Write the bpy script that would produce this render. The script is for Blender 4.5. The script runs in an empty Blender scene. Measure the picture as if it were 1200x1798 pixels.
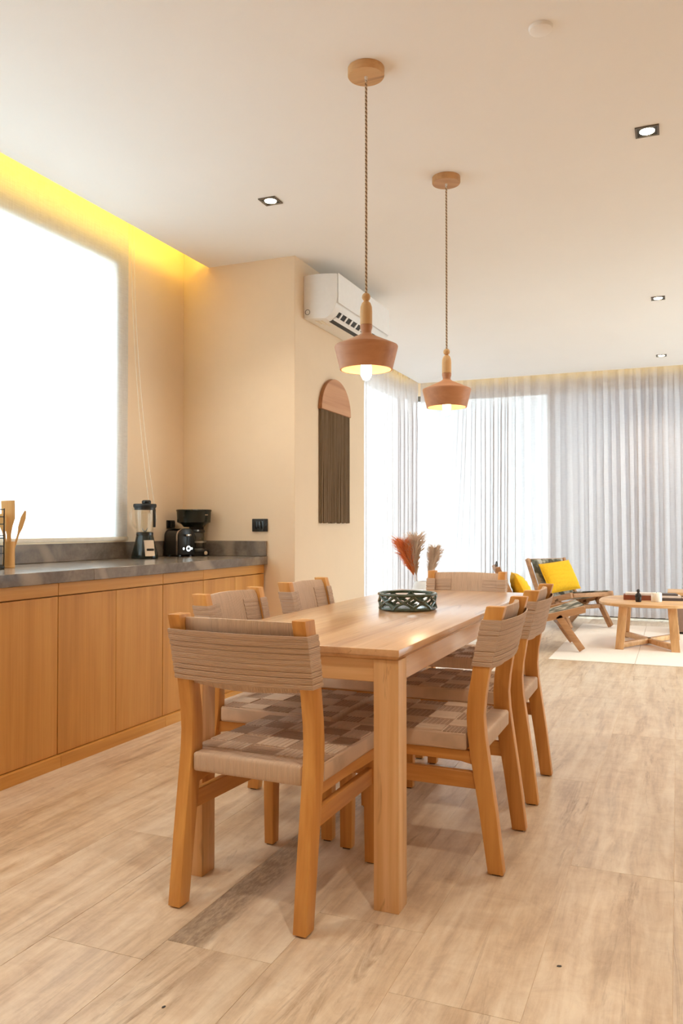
import bpy, bmesh, math, random
from mathutils import Vector, Matrix
random.seed(7)
PI = math.pi
scene = bpy.context.scene
COL = scene.collection

# ------------------------------------------------------------------ camera
cam_d = bpy.data.cameras.new('camera'); cam = bpy.data.objects.new('camera', cam_d); COL.objects.link(cam)
cam_d.sensor_fit = 'VERTICAL'; cam_d.sensor_height = 36.0; cam_d.lens = 1427.0 / 1798.0 * 36.0
cam_d.clip_start = 0.05; cam_d.clip_end = 200
cam.location = (0, 0, 1.10)
cam.rotation_euler = (PI / 2 + math.atan(27 / 1427.0), 0, math.atan(590 / 1427.0))
scene.camera = cam

# ------------------------------------------------------------------ sky and exposure
world = bpy.data.worlds.new('overcast_sky'); scene.world = world; world.use_nodes = True
bg = world.node_tree.nodes['Background']
bg.inputs['Color'].default_value = (0.80, 0.905, 1.0, 1)
bg.inputs['Strength'].default_value = 6.5
scene.view_settings.view_transform = 'Standard'
scene.view_settings.look = 'None'
scene.view_settings.exposure = 0.32
scene.view_settings.gamma = 1.0
scene.view_settings.use_curve_mapping = False
scene.cycles.max_bounces = 10
scene.cycles.diffuse_bounces = 6
scene.cycles.transparent_max_bounces = 16
scene.cycles.use_denoising = True
scene.cycles.sample_clamp_indirect = 6.0
DOWNLIGHT_W = 50.0
WARM = (1.0, 0.90, 0.74)
BULB = 50.0
COVE = 17.0

# ------------------------------------------------------------------ mesh helpers
def quadbox(bm, P, bev=0.0, seg=2):
    """P: 8 points, bottom ring 4 (ccw seen from above) then top ring 4"""
    v = [bm.verts.new(p) for p in P]
    F = [(3, 2, 1, 0), (4, 5, 6, 7), (0, 1, 5, 4), (1, 2, 6, 5), (2, 3, 7, 6), (3, 0, 4, 7)]
    fs = [bm.faces.new([v[i] for i in f]) for f in F]
    if bev > 0:
        es = list({e for f in fs for e in f.edges})
        bmesh.ops.bevel(bm, geom=es, offset=bev, segments=seg, affect='EDGES', profile=0.5)

def box(bm, x0, x1, y0, y1, z0, z1, bev=0.0, seg=2):
    quadbox(bm, [(x0, y0, z0), (x1, y0, z0), (x1, y1, z0), (x0, y1, z0), (x0, y0, z1), (x1, y0, z1), (x1, y1, z1), (x0, y1, z1)], bev, seg)

def prism(bm, pts, axis, a0, a1, bev=0.0, seg=2):
    """extrude a closed 2-D outline along an axis ('x': pts are (y,z); 'y': (x,z); 'z': (x,y))"""
    def P(p, a):
        return {'x': (a, p[0], p[1]), 'y': (p[0], a, p[1]), 'z': (p[0], p[1], a)}[axis]
    A = [bm.verts.new(P(p, a0)) for p in pts]; B = [bm.verts.new(P(p, a1)) for p in pts]
    n = len(pts)
    fs = [bm.faces.new(A[::-1]), bm.faces.new(B)]
    for i in range(n):
        fs.append(bm.faces.new([A[i], A[(i + 1) % n], B[(i + 1) % n], B[i]]))
    bmesh.ops.recalc_face_normals(bm, faces=fs)
    if bev > 0:
        es = list({e for f in fs for e in f.edges if e.calc_face_angle(0) > 0.5})
        bmesh.ops.bevel(bm, geom=es, offset=bev, segments=seg, affect='EDGES', profile=0.5)

def tube(bm, pts, r, n=8, caps=True, closed=False):
    pts = [Vector(p) for p in pts]; m = len(pts)
    rr = r if isinstance(r, (list, tuple)) else [r] * m
    rings = []; up = None
    for i, p in enumerate(pts):
        if closed:
            t = (pts[(i + 1) % m] - pts[i - 1])
        else:
            t = (pts[min(i + 1, m - 1)] - pts[max(i - 1, 0)])
        t.normalize()
        if up is None:
            up = Vector((0, 0, 1)) if abs(t.z) < 0.9 else Vector((1, 0, 0))
        up = (up - t * up.dot(t)); up.normalize()
        s = t.cross(up)
        rings.append([bm.verts.new(p + (up * math.cos(2 * PI * k / n) + s * math.sin(2 * PI * k / n)) * rr[i]) for k in range(n)])
    for i in range(m if closed else m - 1):
        a, b = rings[i], rings[(i + 1) % m]
        for k in range(n):
            bm.faces.new([a[k], a[(k + 1) % n], b[(k + 1) % n], b[k]])
    if caps and not closed:
        bm.faces.new(rings[0][::-1]); bm.faces.new(rings[-1])

def lathe(bm, prof, c=(0, 0, 0), n=32, closed=False):
    rings = []
    for (r, z) in prof:
        if r < 1e-6:
            rings.append([bm.verts.new((c[0], c[1], c[2] + z))])
        else:
            rings.append([bm.verts.new((c[0] + r * math.cos(2 * PI * k / n), c[1] + r * math.sin(2 * PI * k / n), c[2] + z)) for k in range(n)])
    m = len(rings)
    for i in range(m if closed else m - 1):
        a, b = rings[i], rings[(i + 1) % m]
        for k in range(n):
            q = [a[k % len(a)], a[(k + 1) % len(a)], b[(k + 1) % len(b)], b[k % len(b)]]
            q = list(dict.fromkeys(q))
            if len(q) > 2:
                try: bm.faces.new(q)
                except ValueError: pass

def grid(bm, fn, nu, nv, thick=None):
    """fn(u,v)->point, u,v in 0..1"""
    V = [[bm.verts.new(fn(i / nu, j / nv)) for j in range(nv + 1)] for i in range(nu + 1)]
    for i in range(nu):
        for j in range(nv):
            bm.faces.new([V[i][j], V[i + 1][j], V[i + 1][j + 1], V[i][j + 1]])

def slab(bm, fn_front, fn_back, nu, nv):
    """closed thick sheet between two parametrised surfaces"""
    A = [[bm.verts.new(fn_front(i / nu, j / nv)) for j in range(nv + 1)] for i in range(nu + 1)]
    B = [[bm.verts.new(fn_back(i / nu, j / nv)) for j in range(nv + 1)] for i in range(nu + 1)]
    fs = []
    for i in range(nu):
        for j in range(nv):
            fs.append(bm.faces.new([A[i][j], A[i + 1][j], A[i + 1][j + 1], A[i][j + 1]]))
            fs.append(bm.faces.new([B[i][j], B[i][j + 1], B[i + 1][j + 1], B[i + 1][j]]))
    for i in range(nu):
        fs.append(bm.faces.new([A[i][0], B[i][0], B[i + 1][0], A[i + 1][0]]))
        fs.append(bm.faces.new([A[i][nv], A[i + 1][nv], B[i + 1][nv], B[i][nv]]))
    for j in range(nv):
        fs.append(bm.faces.new([A[0][j], A[0][j + 1], B[0][j + 1], B[0][j]]))
        fs.append(bm.faces.new([A[nu][j], B[nu][j], B[nu][j + 1], A[nu][j + 1]]))
    bmesh.ops.recalc_face_normals(bm, faces=fs)

def obj(name, bm, mat, parent=None, angle=40, label=None):
    bmesh.ops.recalc_face_normals(bm, faces=bm.faces[:])
    me = bpy.data.meshes.new(name); bm.to_mesh(me); bm.free()
    me.materials.append(mat)
    for p in me.polygons: p.use_smooth = True
    me.set_sharp_from_angle(angle=math.radians(angle))
    o = bpy.data.objects.new(name, me); COL.objects.link(o)
    if parent: o.parent = parent
    if label: o['label'] = label
    return o

def B(): return bmesh.new()

def tag(o, label, cat, group=None):
    o['label'] = label; o['category'] = cat
    if group: o['group'] = group
    return o

def thing(name, label, cat, loc=(0, 0, 0), rz=0.0, group=None):
    o = bpy.data.objects.new(name, None); COL.objects.link(o)
    o.empty_display_size = 0.1
    o.location = loc; o.rotation_euler = (0, 0, rz)
    return tag(o, label, cat, group)

def struct(o):
    o['kind'] = 'structure'; return o

def dup(root, loc, rz, label, group=None):
    def cp(src, par):
        c = src.copy(); COL.objects.link(c)
        if par: c.parent = par
        for ch in list(src.children): cp(ch, c)
        return c
    r = cp(root, None); r.location = loc; r.rotation_euler = (0, 0, rz); r['label'] = label
    if group: r['group'] = group
    return r

# ------------------------------------------------------------------ material helpers
def lin(c):
    return tuple(((x / 255) / 12.92 if x / 255 <= 0.04045 else ((x / 255 + 0.055) / 1.055) ** 2.4) for x in c) + (1.0,)

class NT:
    def __init__(s, name):
        s.m = bpy.data.materials.new(name); s.m.use_nodes = True
        s.t = s.m.node_tree; s.t.nodes.clear()
        s.out = s.n('ShaderNodeOutputMaterial')
    def n(s, kind, **kw):
        x = s.t.nodes.new(kind)
        for k, v in kw.items():
            if k.startswith('i_'): x.inputs[k[2:].replace('_', ' ')].default_value = v
            else: setattr(x, k, v)
        return x
    def l(s, a, b): s.t.links.new(a, b)
    def ramp(s, fac, stops):
        r = s.n('ShaderNodeValToRGB'); cr = r.color_ramp
        cr.elements[0].position, cr.elements[0].color = stops[0]
        cr.elements[1].position, cr.elements[1].color = stops[-1]
        for p, c in stops[1:-1]:
            e = cr.elements.new(p); e.color = c
        s.l(fac, r.inputs['Fac']); return r.outputs['Color']
    def coords(s, scale, kind='Object', rand=True):
        if kind == 'World':
            src = s.n('ShaderNodeNewGeometry').outputs['Position']
        else:
            src = s.n('ShaderNodeTexCoord').outputs[kind]
        if rand:
            oi = s.n('ShaderNodeObjectInfo'); mu = s.n('ShaderNodeVectorMath', operation='SCALE')
            cx = s.n('ShaderNodeCombineXYZ')
            for k in range(3): s.l(oi.outputs['Random'], cx.inputs[k])
            s.l(cx.outputs[0], mu.inputs[0]); mu.inputs['Scale'].default_value = 13.0
            ad = s.n('ShaderNodeVectorMath', operation='ADD'); s.l(src, ad.inputs[0]); s.l(mu.outputs[0], ad.inputs[1]); src = ad.outputs[0]
        mp = s.n('ShaderNodeMapping'); mp.inputs['Scale'].default_value = scale; s.l(src, mp.inputs['Vector'])
        return mp.outputs['Vector']
    def noise(s, vec, scale=1.0, detail=4.0, rough=0.55, dist=0.0):
        x = s.n('ShaderNodeTexNoise'); x.inputs['Scale'].default_value = scale; x.inputs['Detail'].default_value = detail
        x.inputs['Roughness'].default_value = rough; x.inputs['Distortion'].default_value = dist
        s.l(vec, x.inputs['Vector']); return x.outputs['Fac']
    def mix(s, fac, a, b, mode='MIX'):
        x = s.n('ShaderNodeMix', data_type='RGBA', blend_type=mode)
        for sock, v in ((x.inputs['Factor'], fac), (x.inputs[6], a), (x.inputs[7], b)):
            if isinstance(v, (int, float, tuple)): sock.default_value = v
            else: s.l(v, sock)
        return x.outputs[2]
    def bsdf(s, color, rough=0.5, metal=0.0, spec=0.5, bump=None, bd=0.002, bs=0.5, coat=0.0):
        p = s.n('ShaderNodeBsdfPrincipled')
        if isinstance(color, tuple): p.inputs['Base Color'].default_value = color
        else: s.l(color, p.inputs['Base Color'])
        if isinstance(rough, (int, float)): p.inputs['Roughness'].default_value = rough
        else: s.l(rough, p.inputs['Roughness'])
        p.inputs['Metallic'].default_value = metal; p.inputs['Specular IOR Level'].default_value = spec
        p.inputs['Coat Weight'].default_value = coat; p.inputs['Coat Roughness'].default_value = 0.2
        if bump is not None:
            b = s.n('ShaderNodeBump'); b.inputs['Distance'].default_value = bd; b.inputs['Strength'].default_value = bs
            s.l(bump, b.inputs['Height']); s.l(b.outputs[0], p.inputs['Normal'])
        return p.outputs[0]
    def done(s, sh):
        s.l(sh, s.out.inputs['Surface']); return s.m

def m_plain(name, c, rough=0.5, metal=0.0, spec=0.5, var=0.06, scale=25.0, coat=0.0):
    t = NT(name); f = t.noise(t.coords((1, 1, 1)), scale, 3)
    c = lin(c); d = tuple(x * (1 - var) for x in c[:3]) + (1,); e = tuple(min(1, x * (1 + var)) for x in c[:3]) + (1,)
    return t.done(t.bsdf(t.ramp(f, [(0.3, d), (0.7, e)]), rough, metal, spec, coat=coat))

def m_wood(name, dark, mid, light, axis='z', rough=0.45, fine=70.0, spec=0.4, knots=False, coat=0.0):
    t = NT(name)
    k = {'x': (0.6, 9, 9), 'y': (9, 0.6, 9), 'z': (9, 9, 0.6)}[axis]
    kf = {'x': (1.5, fine, fine), 'y': (fine, 1.5, fine), 'z': (fine, fine, 1.5)}[axis]
    a = t.noise(t.coords(k), 1.0, 5, 0.6, 0.6)
    b = t.noise(t.coords(kf), 1.0, 3, 0.5)
    c = t.ramp(a, [(0.30, lin(dark)), (0.48, lin(mid)), (0.68, lin(light))])
    c = t.mix(0.22, c, t.ramp(b, [(0.3, lin(dark)), (0.7, lin(light))]))
    if knots:
        kv = {'x': (1.2, 14, 14), 'y': (14, 1.2, 14), 'z': (14, 14, 1.6)}[axis]
        kn = t.noise(t.coords(kv), 1.0, 4, 0.7, 1.2)
        fk = t.ramp(kn, [(0.585, (0, 0, 0, 1)), (0.69, (1, 1, 1, 1))])
        x = t.n('ShaderNodeMath', operation='MULTIPLY'); t.l(fk, x.inputs[0]); x.inputs[1].default_value = 0.55
        c = t.mix(x.outputs[0], c, lin((118, 78, 42)))
    return t.done(t.bsdf(c, rough, 0, spec, b, 0.0006, 0.35, coat=coat))

def m_plaster(name, c, var=0.05, rough=0.85):
    t = NT(name); v = t.coords((1, 1, 1), 'World', False)
    f = t.noise(v, 1.6, 5, 0.6); g = t.noise(v, 60, 4, 0.6)
    c = lin(c); d = tuple(x * (1 - var) for x in c[:3]) + (1,)
    return t.done(t.bsdf(t.ramp(f, [(0.35, d), (0.7, c)]), rough, 0, 0.25, g, 0.001, 0.25))

def m_cord(name, c, axis, pitch=0.0046, tone=1.0):
    """wound paper cord; axis = direction across the cords"""
    t = NT(name); v = t.coords((1, 1, 1))
    w = t.n('ShaderNodeTexWave', wave_type='BANDS', bands_direction=axis.upper(), wave_profile='SIN')
    w.inputs['Scale'].default_value = 0.314 / pitch; w.inputs['Distortion'].default_value = 0.6; w.inputs['Detail'].default_value = 1
    w.inputs['Detail Scale'].default_value = 0.4
    t.l(v, w.inputs['Vector'])
    st = {'x': (130, 12, 12), 'y': (12, 130, 12), 'z': (12, 12, 130)}[axis]
    n = t.noise(t.coords(st), 1.0, 3)
    L = lin(c); D = tuple(x * 0.84 for x in L[:3]) + (1,); H = tuple(min(1, x * 1.06) for x in L[:3]) + (1,)
    c1 = t.ramp(n, [(0.3, D), (0.5, L), (0.7, H)])
    c2 = t.mix(0.28, c1, t.ramp(w.outputs['Fac'], [(0.0, tuple(x * 0.45 for x in L[:3]) + (1,)), (0.45, H)]), 'MIX')
    return t.done(t.bsdf(c2, 0.8, 0, 0.25, w.outputs['Fac'], 0.0016, 0.6))

def m_emit(name, c, s):
    t = NT(name); e = t.n('ShaderNodeEmission'); e.inputs['Color'].default_value = (*c, 1); e.inputs['Strength'].default_value = s
    return t.done(e.outputs[0])

def m_pane(name, tint=(0.93, 0.97, 0.96), refl=0.05):
    t = NT(name); a = t.n('ShaderNodeBsdfTransparent'); a.inputs['Color'].default_value = (*tint, 1)
    g = t.n('ShaderNodeBsdfGlossy'); g.inputs['Roughness'].default_value = 0.02
    m = t.n('ShaderNodeMixShader'); m.inputs[0].default_value = refl; t.l(a.outputs[0], m.inputs[1]); t.l(g.outputs[0], m.inputs[2])
    return t.done(m.outputs[0])

def m_sheer(name, c, transp, transl, vary=0.12, threads=True):
    """thin cloth: part see-through, part glowing with light from behind, part diffuse"""
    t = NT(name)
    tr = t.n('ShaderNodeBsdfTransparent'); tl = t.n('ShaderNodeBsdfTranslucent'); df = t.n('ShaderNodeBsdfDiffuse')
    L = lin(c); D = tuple(x * 0.86 for x in L[:3]) + (1,)
    n = t.noise(t.coords((160, 160, 10), 'Object', False), 1.0, 3)
    n2 = t.noise(t.coords((14, 14, 160), 'Object', False), 1.0, 3)
    ad = t.n('ShaderNodeMath', operation='ADD'); t.l(n, ad.inputs[0]); t.l(n2, ad.inputs[1])
    hf = t.n('ShaderNodeMath', operation='MULTIPLY'); t.l(ad.outputs[0], hf.inputs[0]); hf.inputs[1].default_value = 0.5
    col = t.ramp(hf.outputs[0], [(0.38, D), (0.6, L)])
    t.l(col, tl.inputs['Color']); t.l(col, df.inputs['Color'])
    m1 = t.n('ShaderNodeMixShader'); m1.inputs[0].default_value = transl; t.l(df.outputs[0], m1.inputs[1]); t.l(tl.outputs[0], m1.inputs[2])
    mr = t.n('ShaderNodeMapRange'); t.l(hf.outputs[0], mr.inputs['Value'])
    mr.inputs['From Min'].default_value = 0.35; mr.inputs['From Max'].default_value = 0.65
    mr.inputs['To Min'].default_value = max(0, transp - vary); mr.inputs['To Max'].default_value = transp + vary
    m2 = t.n('ShaderNodeMixShader'); t.l(mr.outputs[0], m2.inputs[0]); t.l(m1.outputs[0], m2.inputs[1]); t.l(tr.outputs[0], m2.inputs[2])
    return t.done(m2.outputs[0])

def m_floor(name, stain=False):
    t = NT(name)
    a = t.noise(t.coords((3.2, 0.55, 1), 'World'), 1.0, 6, 0.62, 0.5)
    b = t.noise(t.coords((17, 1.7, 1), 'World'), 1.0, 6, 0.68, 0.3)
    g = t.noise(t.coords((60, 30, 1), 'World'), 1.0, 4, 0.7)
    c = t.ramp(a, [(0.34, lin((194, 168, 140))), (0.5, lin((219, 198, 173))), (0.64, lin((235, 221, 203)))])
    c = t.mix(0.58, c, t.ramp(b, [(0.34, lin((164, 132, 102))), (0.48, lin((214, 188, 158))), (0.62, lin((238, 222, 200)))]))
    p = t.noise(t.coords((10, 11, 1), 'World'), 1.0, 9, 0.72, 0.8)
    c = t.mix(0.20, c, t.ramp(p, [(0.36, lin((168, 134, 102))), (0.60, lin((236, 218, 192)))]))
    # thin darker veins
    v = t.noise(t.coords((9, 0.9, 1), 'World'), 1.0, 6, 0.75, 0.9)
    fv = t.ramp(v, [(0.575, (0, 0, 0, 1)), (0.70, (1, 1, 1, 1))])
    gm = t.n('ShaderNodeMath', operation='MULTIPLY'); t.l(fv, gm.inputs[0]); t.l(g, gm.inputs[1])
    gs = t.n('ShaderNodeMath', operation='MULTIPLY'); t.l(gm.outputs[0], gs.inputs[0]); gs.inputs[1].default_value = 1.5
    c = t.mix(gs.outputs[0], c, lin((150, 118, 88)))
    oi = t.n('ShaderNodeObjectInfo')
    c = t.mix(0.35, c, t.ramp(oi.outputs['Random'], [(0.0, (0.86, 0.84, 0.82, 1)), (1.0, (1.0, 1.0, 1.0, 1))]), 'MULTIPLY')
    if stain:   # the one plank with a broad dark band printed along its left edge
        sp = t.n('ShaderNodeSeparateXYZ'); t.l(t.n('ShaderNodeTexCoord').outputs['Object'], sp.inputs[0])
        e1 = t.noise(t.coords((4, 1.2, 1), 'World', False), 2.0, 4)
        ma = t.n('ShaderNodeMath', operation='MULTIPLY_ADD'); t.l(e1, ma.inputs[0]); ma.inputs[1].default_value = 0.10; t.l(sp.outputs[0], ma.inputs[2])
        f1 = t.ramp(ma.outputs[0], [(0.125, (1, 1, 1, 1)), (0.165, (0, 0, 0, 1))])
        e2 = t.ramp(t.noise(t.coords((90, 22, 1), 'World', False), 1.0, 4, 0.7), [(0.25, (0.2, 0.2, 0.2, 1)), (0.6, (1, 1, 1, 1))])
        mm = t.n('ShaderNodeMath', operation='MULTIPLY'); t.l(f1, mm.inputs[0]); t.l(e2, mm.inputs[1])
        ms = t.n('ShaderNodeMath', operation='MULTIPLY'); t.l(mm.outputs[0], ms.inputs[0]); ms.inputs[1].default_value = 0.72
        c = t.mix(ms.outputs[0], c, lin((112, 92, 76)))
    r = t.ramp(b, [(0.2, (0.28, 0.28, 0.28, 1)), (0.8, (0.42, 0.42, 0.42, 1))])
    return t.done(t.bsdf(c, r, 0, 0.45, g, 0.0005, 0.2))

def m_stone(name):
    t = NT(name)
    a = t.noise(t.coords((3, 2.2, 3), 'World'), 1.4, 7, 0.62, 1.1)
    b = t.noise(t.coords((30, 30, 30), 'World'), 1.0, 5, 0.7)
    c = t.ramp(a, [(0.28, lin((88, 78, 70))), (0.48, lin((118, 104, 92))), (0.72, lin((150, 134, 118)))])
    c = t.mix(0.25, c, t.ramp(b, [(0.3, lin((84, 74, 66))), (0.7, lin((150, 136, 120)))]))
    w = t.n('ShaderNodeTexWave', wave_type='BANDS', bands_direction='DIAGONAL'); w.inputs['Scale'].default_value = 0.55; w.inputs['Distortion'].default_value = 9
    w.inputs['Detail'].default_value = 3; w.inputs['Detail Scale'].default_value = 1.1
    t.l(t.coords((1, 1, 1), 'World'), w.inputs['Vector'])
    f = t.ramp(w.outputs['Fac'], [(0.95, (0, 0, 0, 1)), (1.0, (0.45, 0.45, 0.45, 1))])
    c = t.mix(f, c, lin((184, 164, 142)))
    return t.done(t.bsdf(c, 0.2, 0, 0.5, b, 0.0003, 0.2))

M = {}
M['wall'] = m_plaster('warm_cream_plaster', (236, 213, 184), 0.05)
M['ceiling'] = m_plaster('ceiling_paint', (243, 240, 237), 0.015)
M['floor'] = m_floor('travertine_plank'); M['floor_stain'] = m_floor('travertine_plank_stained', True)
M['grout'] = m_plain('grout', (236, 212, 184), 0.9)
M['teak'] = m_wood('teak_upright', (178, 116, 52), (208, 146, 76), (228, 172, 98), 'z', 0.42)
M['teak_y'] = m_wood('teak_long', (178, 116, 52), (208, 146, 76), (228, 172, 98), 'y', 0.42)
M['oak_z'] = m_wood('table_wood_upright', (182, 132, 84), (218, 170, 116), (236, 196, 148), 'z', 0.42, knots=True)
M['oak_y'] = m_wood('table_wood_long', (178, 128, 86), (212, 164, 116), (230, 188, 144), 'y', 0.30, knots=True, spec=0.6, coat=0.9)
M['oak_x'] = m_wood('table_wood_cross', (182, 132, 84), (218, 170, 116), (236, 196, 148), 'x', 0.42)
M['cab'] = m_wood('cabinet_veneer', (184, 126, 60), (204, 144, 72), (217, 161, 88), 'z', 0.45, 110)
M['cab_y'] = m_wood('cabinet_veneer_long', (190, 130, 58), (208, 148, 72), (220, 165, 90), 'y', 0.45, 110)
M['gap'] = m_plain('dark_gap', (46, 30, 18), 0.8)
M['cord_z'] = m_cord('paper_cord_rows', (204, 176, 154), 'z')
M['cord_x'] = m_cord('paper_cord_lengthwise', (212, 184, 160), 'x')
M['cord_y'] = m_cord('paper_cord_crosswise_shaded', (170, 138, 114), 'y')  # darker tone paints the light-and-shade contrast between seat weave blocks
M['glide'] = m_plain('black_glide', (40, 34, 28), 0.6)
M['stone'] = m_stone('grey_brown_stone')
M['black'] = m_plain('black_plastic', (24, 25, 24), 0.28, spec=0.5)
M['matte_black'] = m_plain('matte_black', (30, 29, 28), 0.55)
M['blackgreen'] = m_plain('dark_gloss_plastic', (30, 36, 31), 0.22)
M['chrome'] = m_plain('brushed_steel', (200, 196, 190), 0.22, 1.0, var=0.03)
M['steel'] = m_plain('steel', (170, 168, 164), 0.35, 1.0, var=0.03)
M['white'] = m_plain('white_plastic', (238, 238, 238), 0.35, var=0.015)
M['vent'] = m_plain('vent_dark', (50, 48, 46), 0.6)
M['blind'] = m_sheer('roller_blind_cloth', (236, 238, 240), 0.11, 0.50, 0.02)
M['blindbar'] = m_plain('blind_bar', (236, 228, 214), 0.5)
M['curtain'] = m_sheer('sheer_linen', (214, 205, 203), 0.065, 0.30, 0.04)
M['frame'] = m_plain('dark_bronze_frame', (96, 86, 74), 0.45)
M['pane'] = m_pane('window_glass')
M['glass'] = m_pane('clear_glass', (0.97, 0.97, 0.95))
M['shade'] = m_wood('turned_red_wood', (172, 118, 84), (192, 138, 100), (206, 154, 116), 'x', 0.5, 40)
M['palewood'] = m_wood('pale_turned_wood', (196, 152, 100), (214, 172, 120), (226, 190, 140), 'z', 0.5)
M['rosette'] = m_wood('rosette_wood', (170, 122, 74), (204, 158, 108), (218, 176, 126), 'x', 0.5, knots=True)
M['twist_a'] = m_plain('twisted_cord_light', (214, 190, 158), 0.8); M['twist_b'] = m_plain('twisted_cord_brown', (140, 110, 80), 0.8)
M['bulb'] = m_emit('glowing_bulb', (1.0, 0.76, 0.46), BULB)
M['lamp'] = m_emit('downlight_lens', (1.0, 0.86, 0.62), 30.0)
M['led'] = m_emit('yellow_led', (1.0, 0.72, 0.10), COVE)
M['led_dim'] = m_emit('yellow_led_far', (1.0, 0.76, 0.16), COVE * 0.4)
M['fringe'] = m_cord('grey_brown_fringe', (122, 100, 76), 'y', 0.008)
M['archwood'] = m_wood('arch_board_wood', (176, 122, 84), (200, 146, 106), (212, 162, 122), 'y', 0.5)
M['archedge'] = m_wood('arch_edge_wood', (130, 84, 50), (156, 104, 64), (172, 120, 78), 'y', 0.5)
M['bamboo'] = m_wood('bamboo', (206, 150, 84), (224, 172, 104), (234, 188, 122), 'z', 0.45)
M['ceramic'] = m_plain('dark_green_glaze', (66, 80, 66), 0.22, var=0.3, scale=40, coat=0.3)
M['vase'] = m_plain('white_ceramic', (236, 232, 228), 0.4)
M['orange'] = m_sheer('orange_pampas', (248, 172, 112), 0.02, 0.55, 0.01)
M['cream'] = m_sheer('cream_pampas', (246, 226, 204), 0.02, 0.55, 0.01)
M['mustard'] = m_plain('mustard_cotton', (244, 186, 24), 0.85, var=0.08, scale=60)
M['lounge'] = m_wood('lounge_teak', (150, 104, 66), (178, 130, 88), (198, 152, 110), 'x', 0.5)
M['rug'] = m_plain('pale_woven_rug', (246, 234, 222), 0.95, var=0.04, scale=120)
M['taupe'] = m_plain('taupe_cloth', (150, 122, 104), 0.9)
M['book_r'] = m_plain('red_brown_cover', (132, 66, 40), 0.5); M['book_p'] = m_plain('pale_cover', (222, 206, 196), 0.6)
M['book_d'] = m_plain('dark_cover', (84, 70, 66), 0.5); M['paper'] = m_plain('book_pages', (236, 226, 210), 0.9)
M['wax'] = m_plain('white_wax', (244, 236, 222), 0.5)
M['figure'] = m_plain('black_figure', (44, 34, 30), 0.4)
M['patio'] = m_plain('patio_concrete', (200, 196, 190), 0.9)
M['dimmingwall'] = m_plaster('dimming_wall_plaster', (120, 130, 144), 0.1)
def m_camo():
    t = NT('grey_olive_webbing'); f = t.noise(t.coords((11, 11, 11), 'Object', False), 1.0, 2, 0.4)
    c = t.ramp(f, [(0.40, lin((92, 90, 78))), (0.50, lin((140, 136, 120))), (0.56, lin((196, 188, 174)))])
    c2 = t.noise(t.coords((160, 160, 160)), 1.0, 2)
    return t.done(t.bsdf(c, 0.8, 0, 0.2, c2, 0.001, 0.4))
M['camo'] = m_camo()

# ================================================================== SETTING
H = 2.965        # lower ceiling
HT = 3.20        # top of the light coves
XW = -3.31       # left wall
XB = -2.413      # face of the projecting wall block
# floor planks
bm = B(); box(bm, -3.6, 3.2, -2.7, 10.6, -0.12, -0.0012)
floor = struct(obj('floor', bm, M['grout']))
PW = 0.312; PL = 1.83
def plank_mesh(L, W):
    b = B(); g = 0.0006
    box(b, g, W - g, g, L - g, -0.0011, 0.0, 0.0003, 1)
    return b
cache = {}
def plank(x, y, L, W, mat):
    k = (round(L, 3), round(W, 3), mat.name)
    if k not in cache:
        o = obj('floor_plank', plank_mesh(L, W), mat, floor); cache[k] = o.data
    else:
        o = bpy.data.objects.new('floor_plank', cache[k]); COL.objects.link(o); o.parent = floor
    o.location = (x, y, 0)
known = {-1: 2.75, -2: 3.67, -4: 1.845}
for k in range(-11, 10):
    x0 = -0.018 + PW * k; x1 = x0 + PW
    if x1 < -3.42: continue
    x0 = max(x0, -3.42); x1 = min(x1, 3.0)
    ph = known.get(k, (k * 0.61 * PL) % PL)
    if k == 0: ph = 2.75
    y = ph - math.ceil((ph + 2.6) / PL) * PL
    while y < 10.44:
        ya, yb = max(y, -2.6), min(y + PL, 10.44)
        if yb - ya > 0.01:
            st = (k == -4 and abs(y - 1.845) < 0.01)
            plank(x0, ya, yb - ya, x1 - x0, M['floor_stain'] if st else M['floor'])
        y += PL
# ceiling: dropped slab with coves, and the slab above
bm = B()
LIP = 0.035
box(bm, -2.86, 3.0, -2.6, 5.0, H, HT); box(bm, -3.10, -2.86, -2.6, 5.0, H, H + LIP)
box(bm, XB, 3.0, 5.0, 6.334, H, HT)
box(bm, -2.86, 3.0, 6.334, 9.86, H, HT); box(bm, -3.08, -2.86, 6.334, 9.86, H, H + LIP); box(bm, -3.08, 3.0, 9.86, 10.085, H, H + LIP)
box(bm, -3.6, 3.2, -2.75, 10.6, HT, HT + 0.1)
ceiling = struct(obj('ceiling', bm, M['ceiling']))
bm = B(); box(bm, -3.035, -3.023, -2.4, 4.97, 3.03, 3.052); obj('cove_light', bm, M['led'], ceiling)
bm = B(); box(bm, -3.015, -3.005, 6.4, 9.95, 3.03, 3.052); obj('cove_light', bm, M['led_dim'], ceiling)
bm = B(); box(bm, -2.95, 2.95, 10.01, 10.02, 3.03, 3.052); obj('cove_light', bm, M['led_dim'], ceiling)
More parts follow.
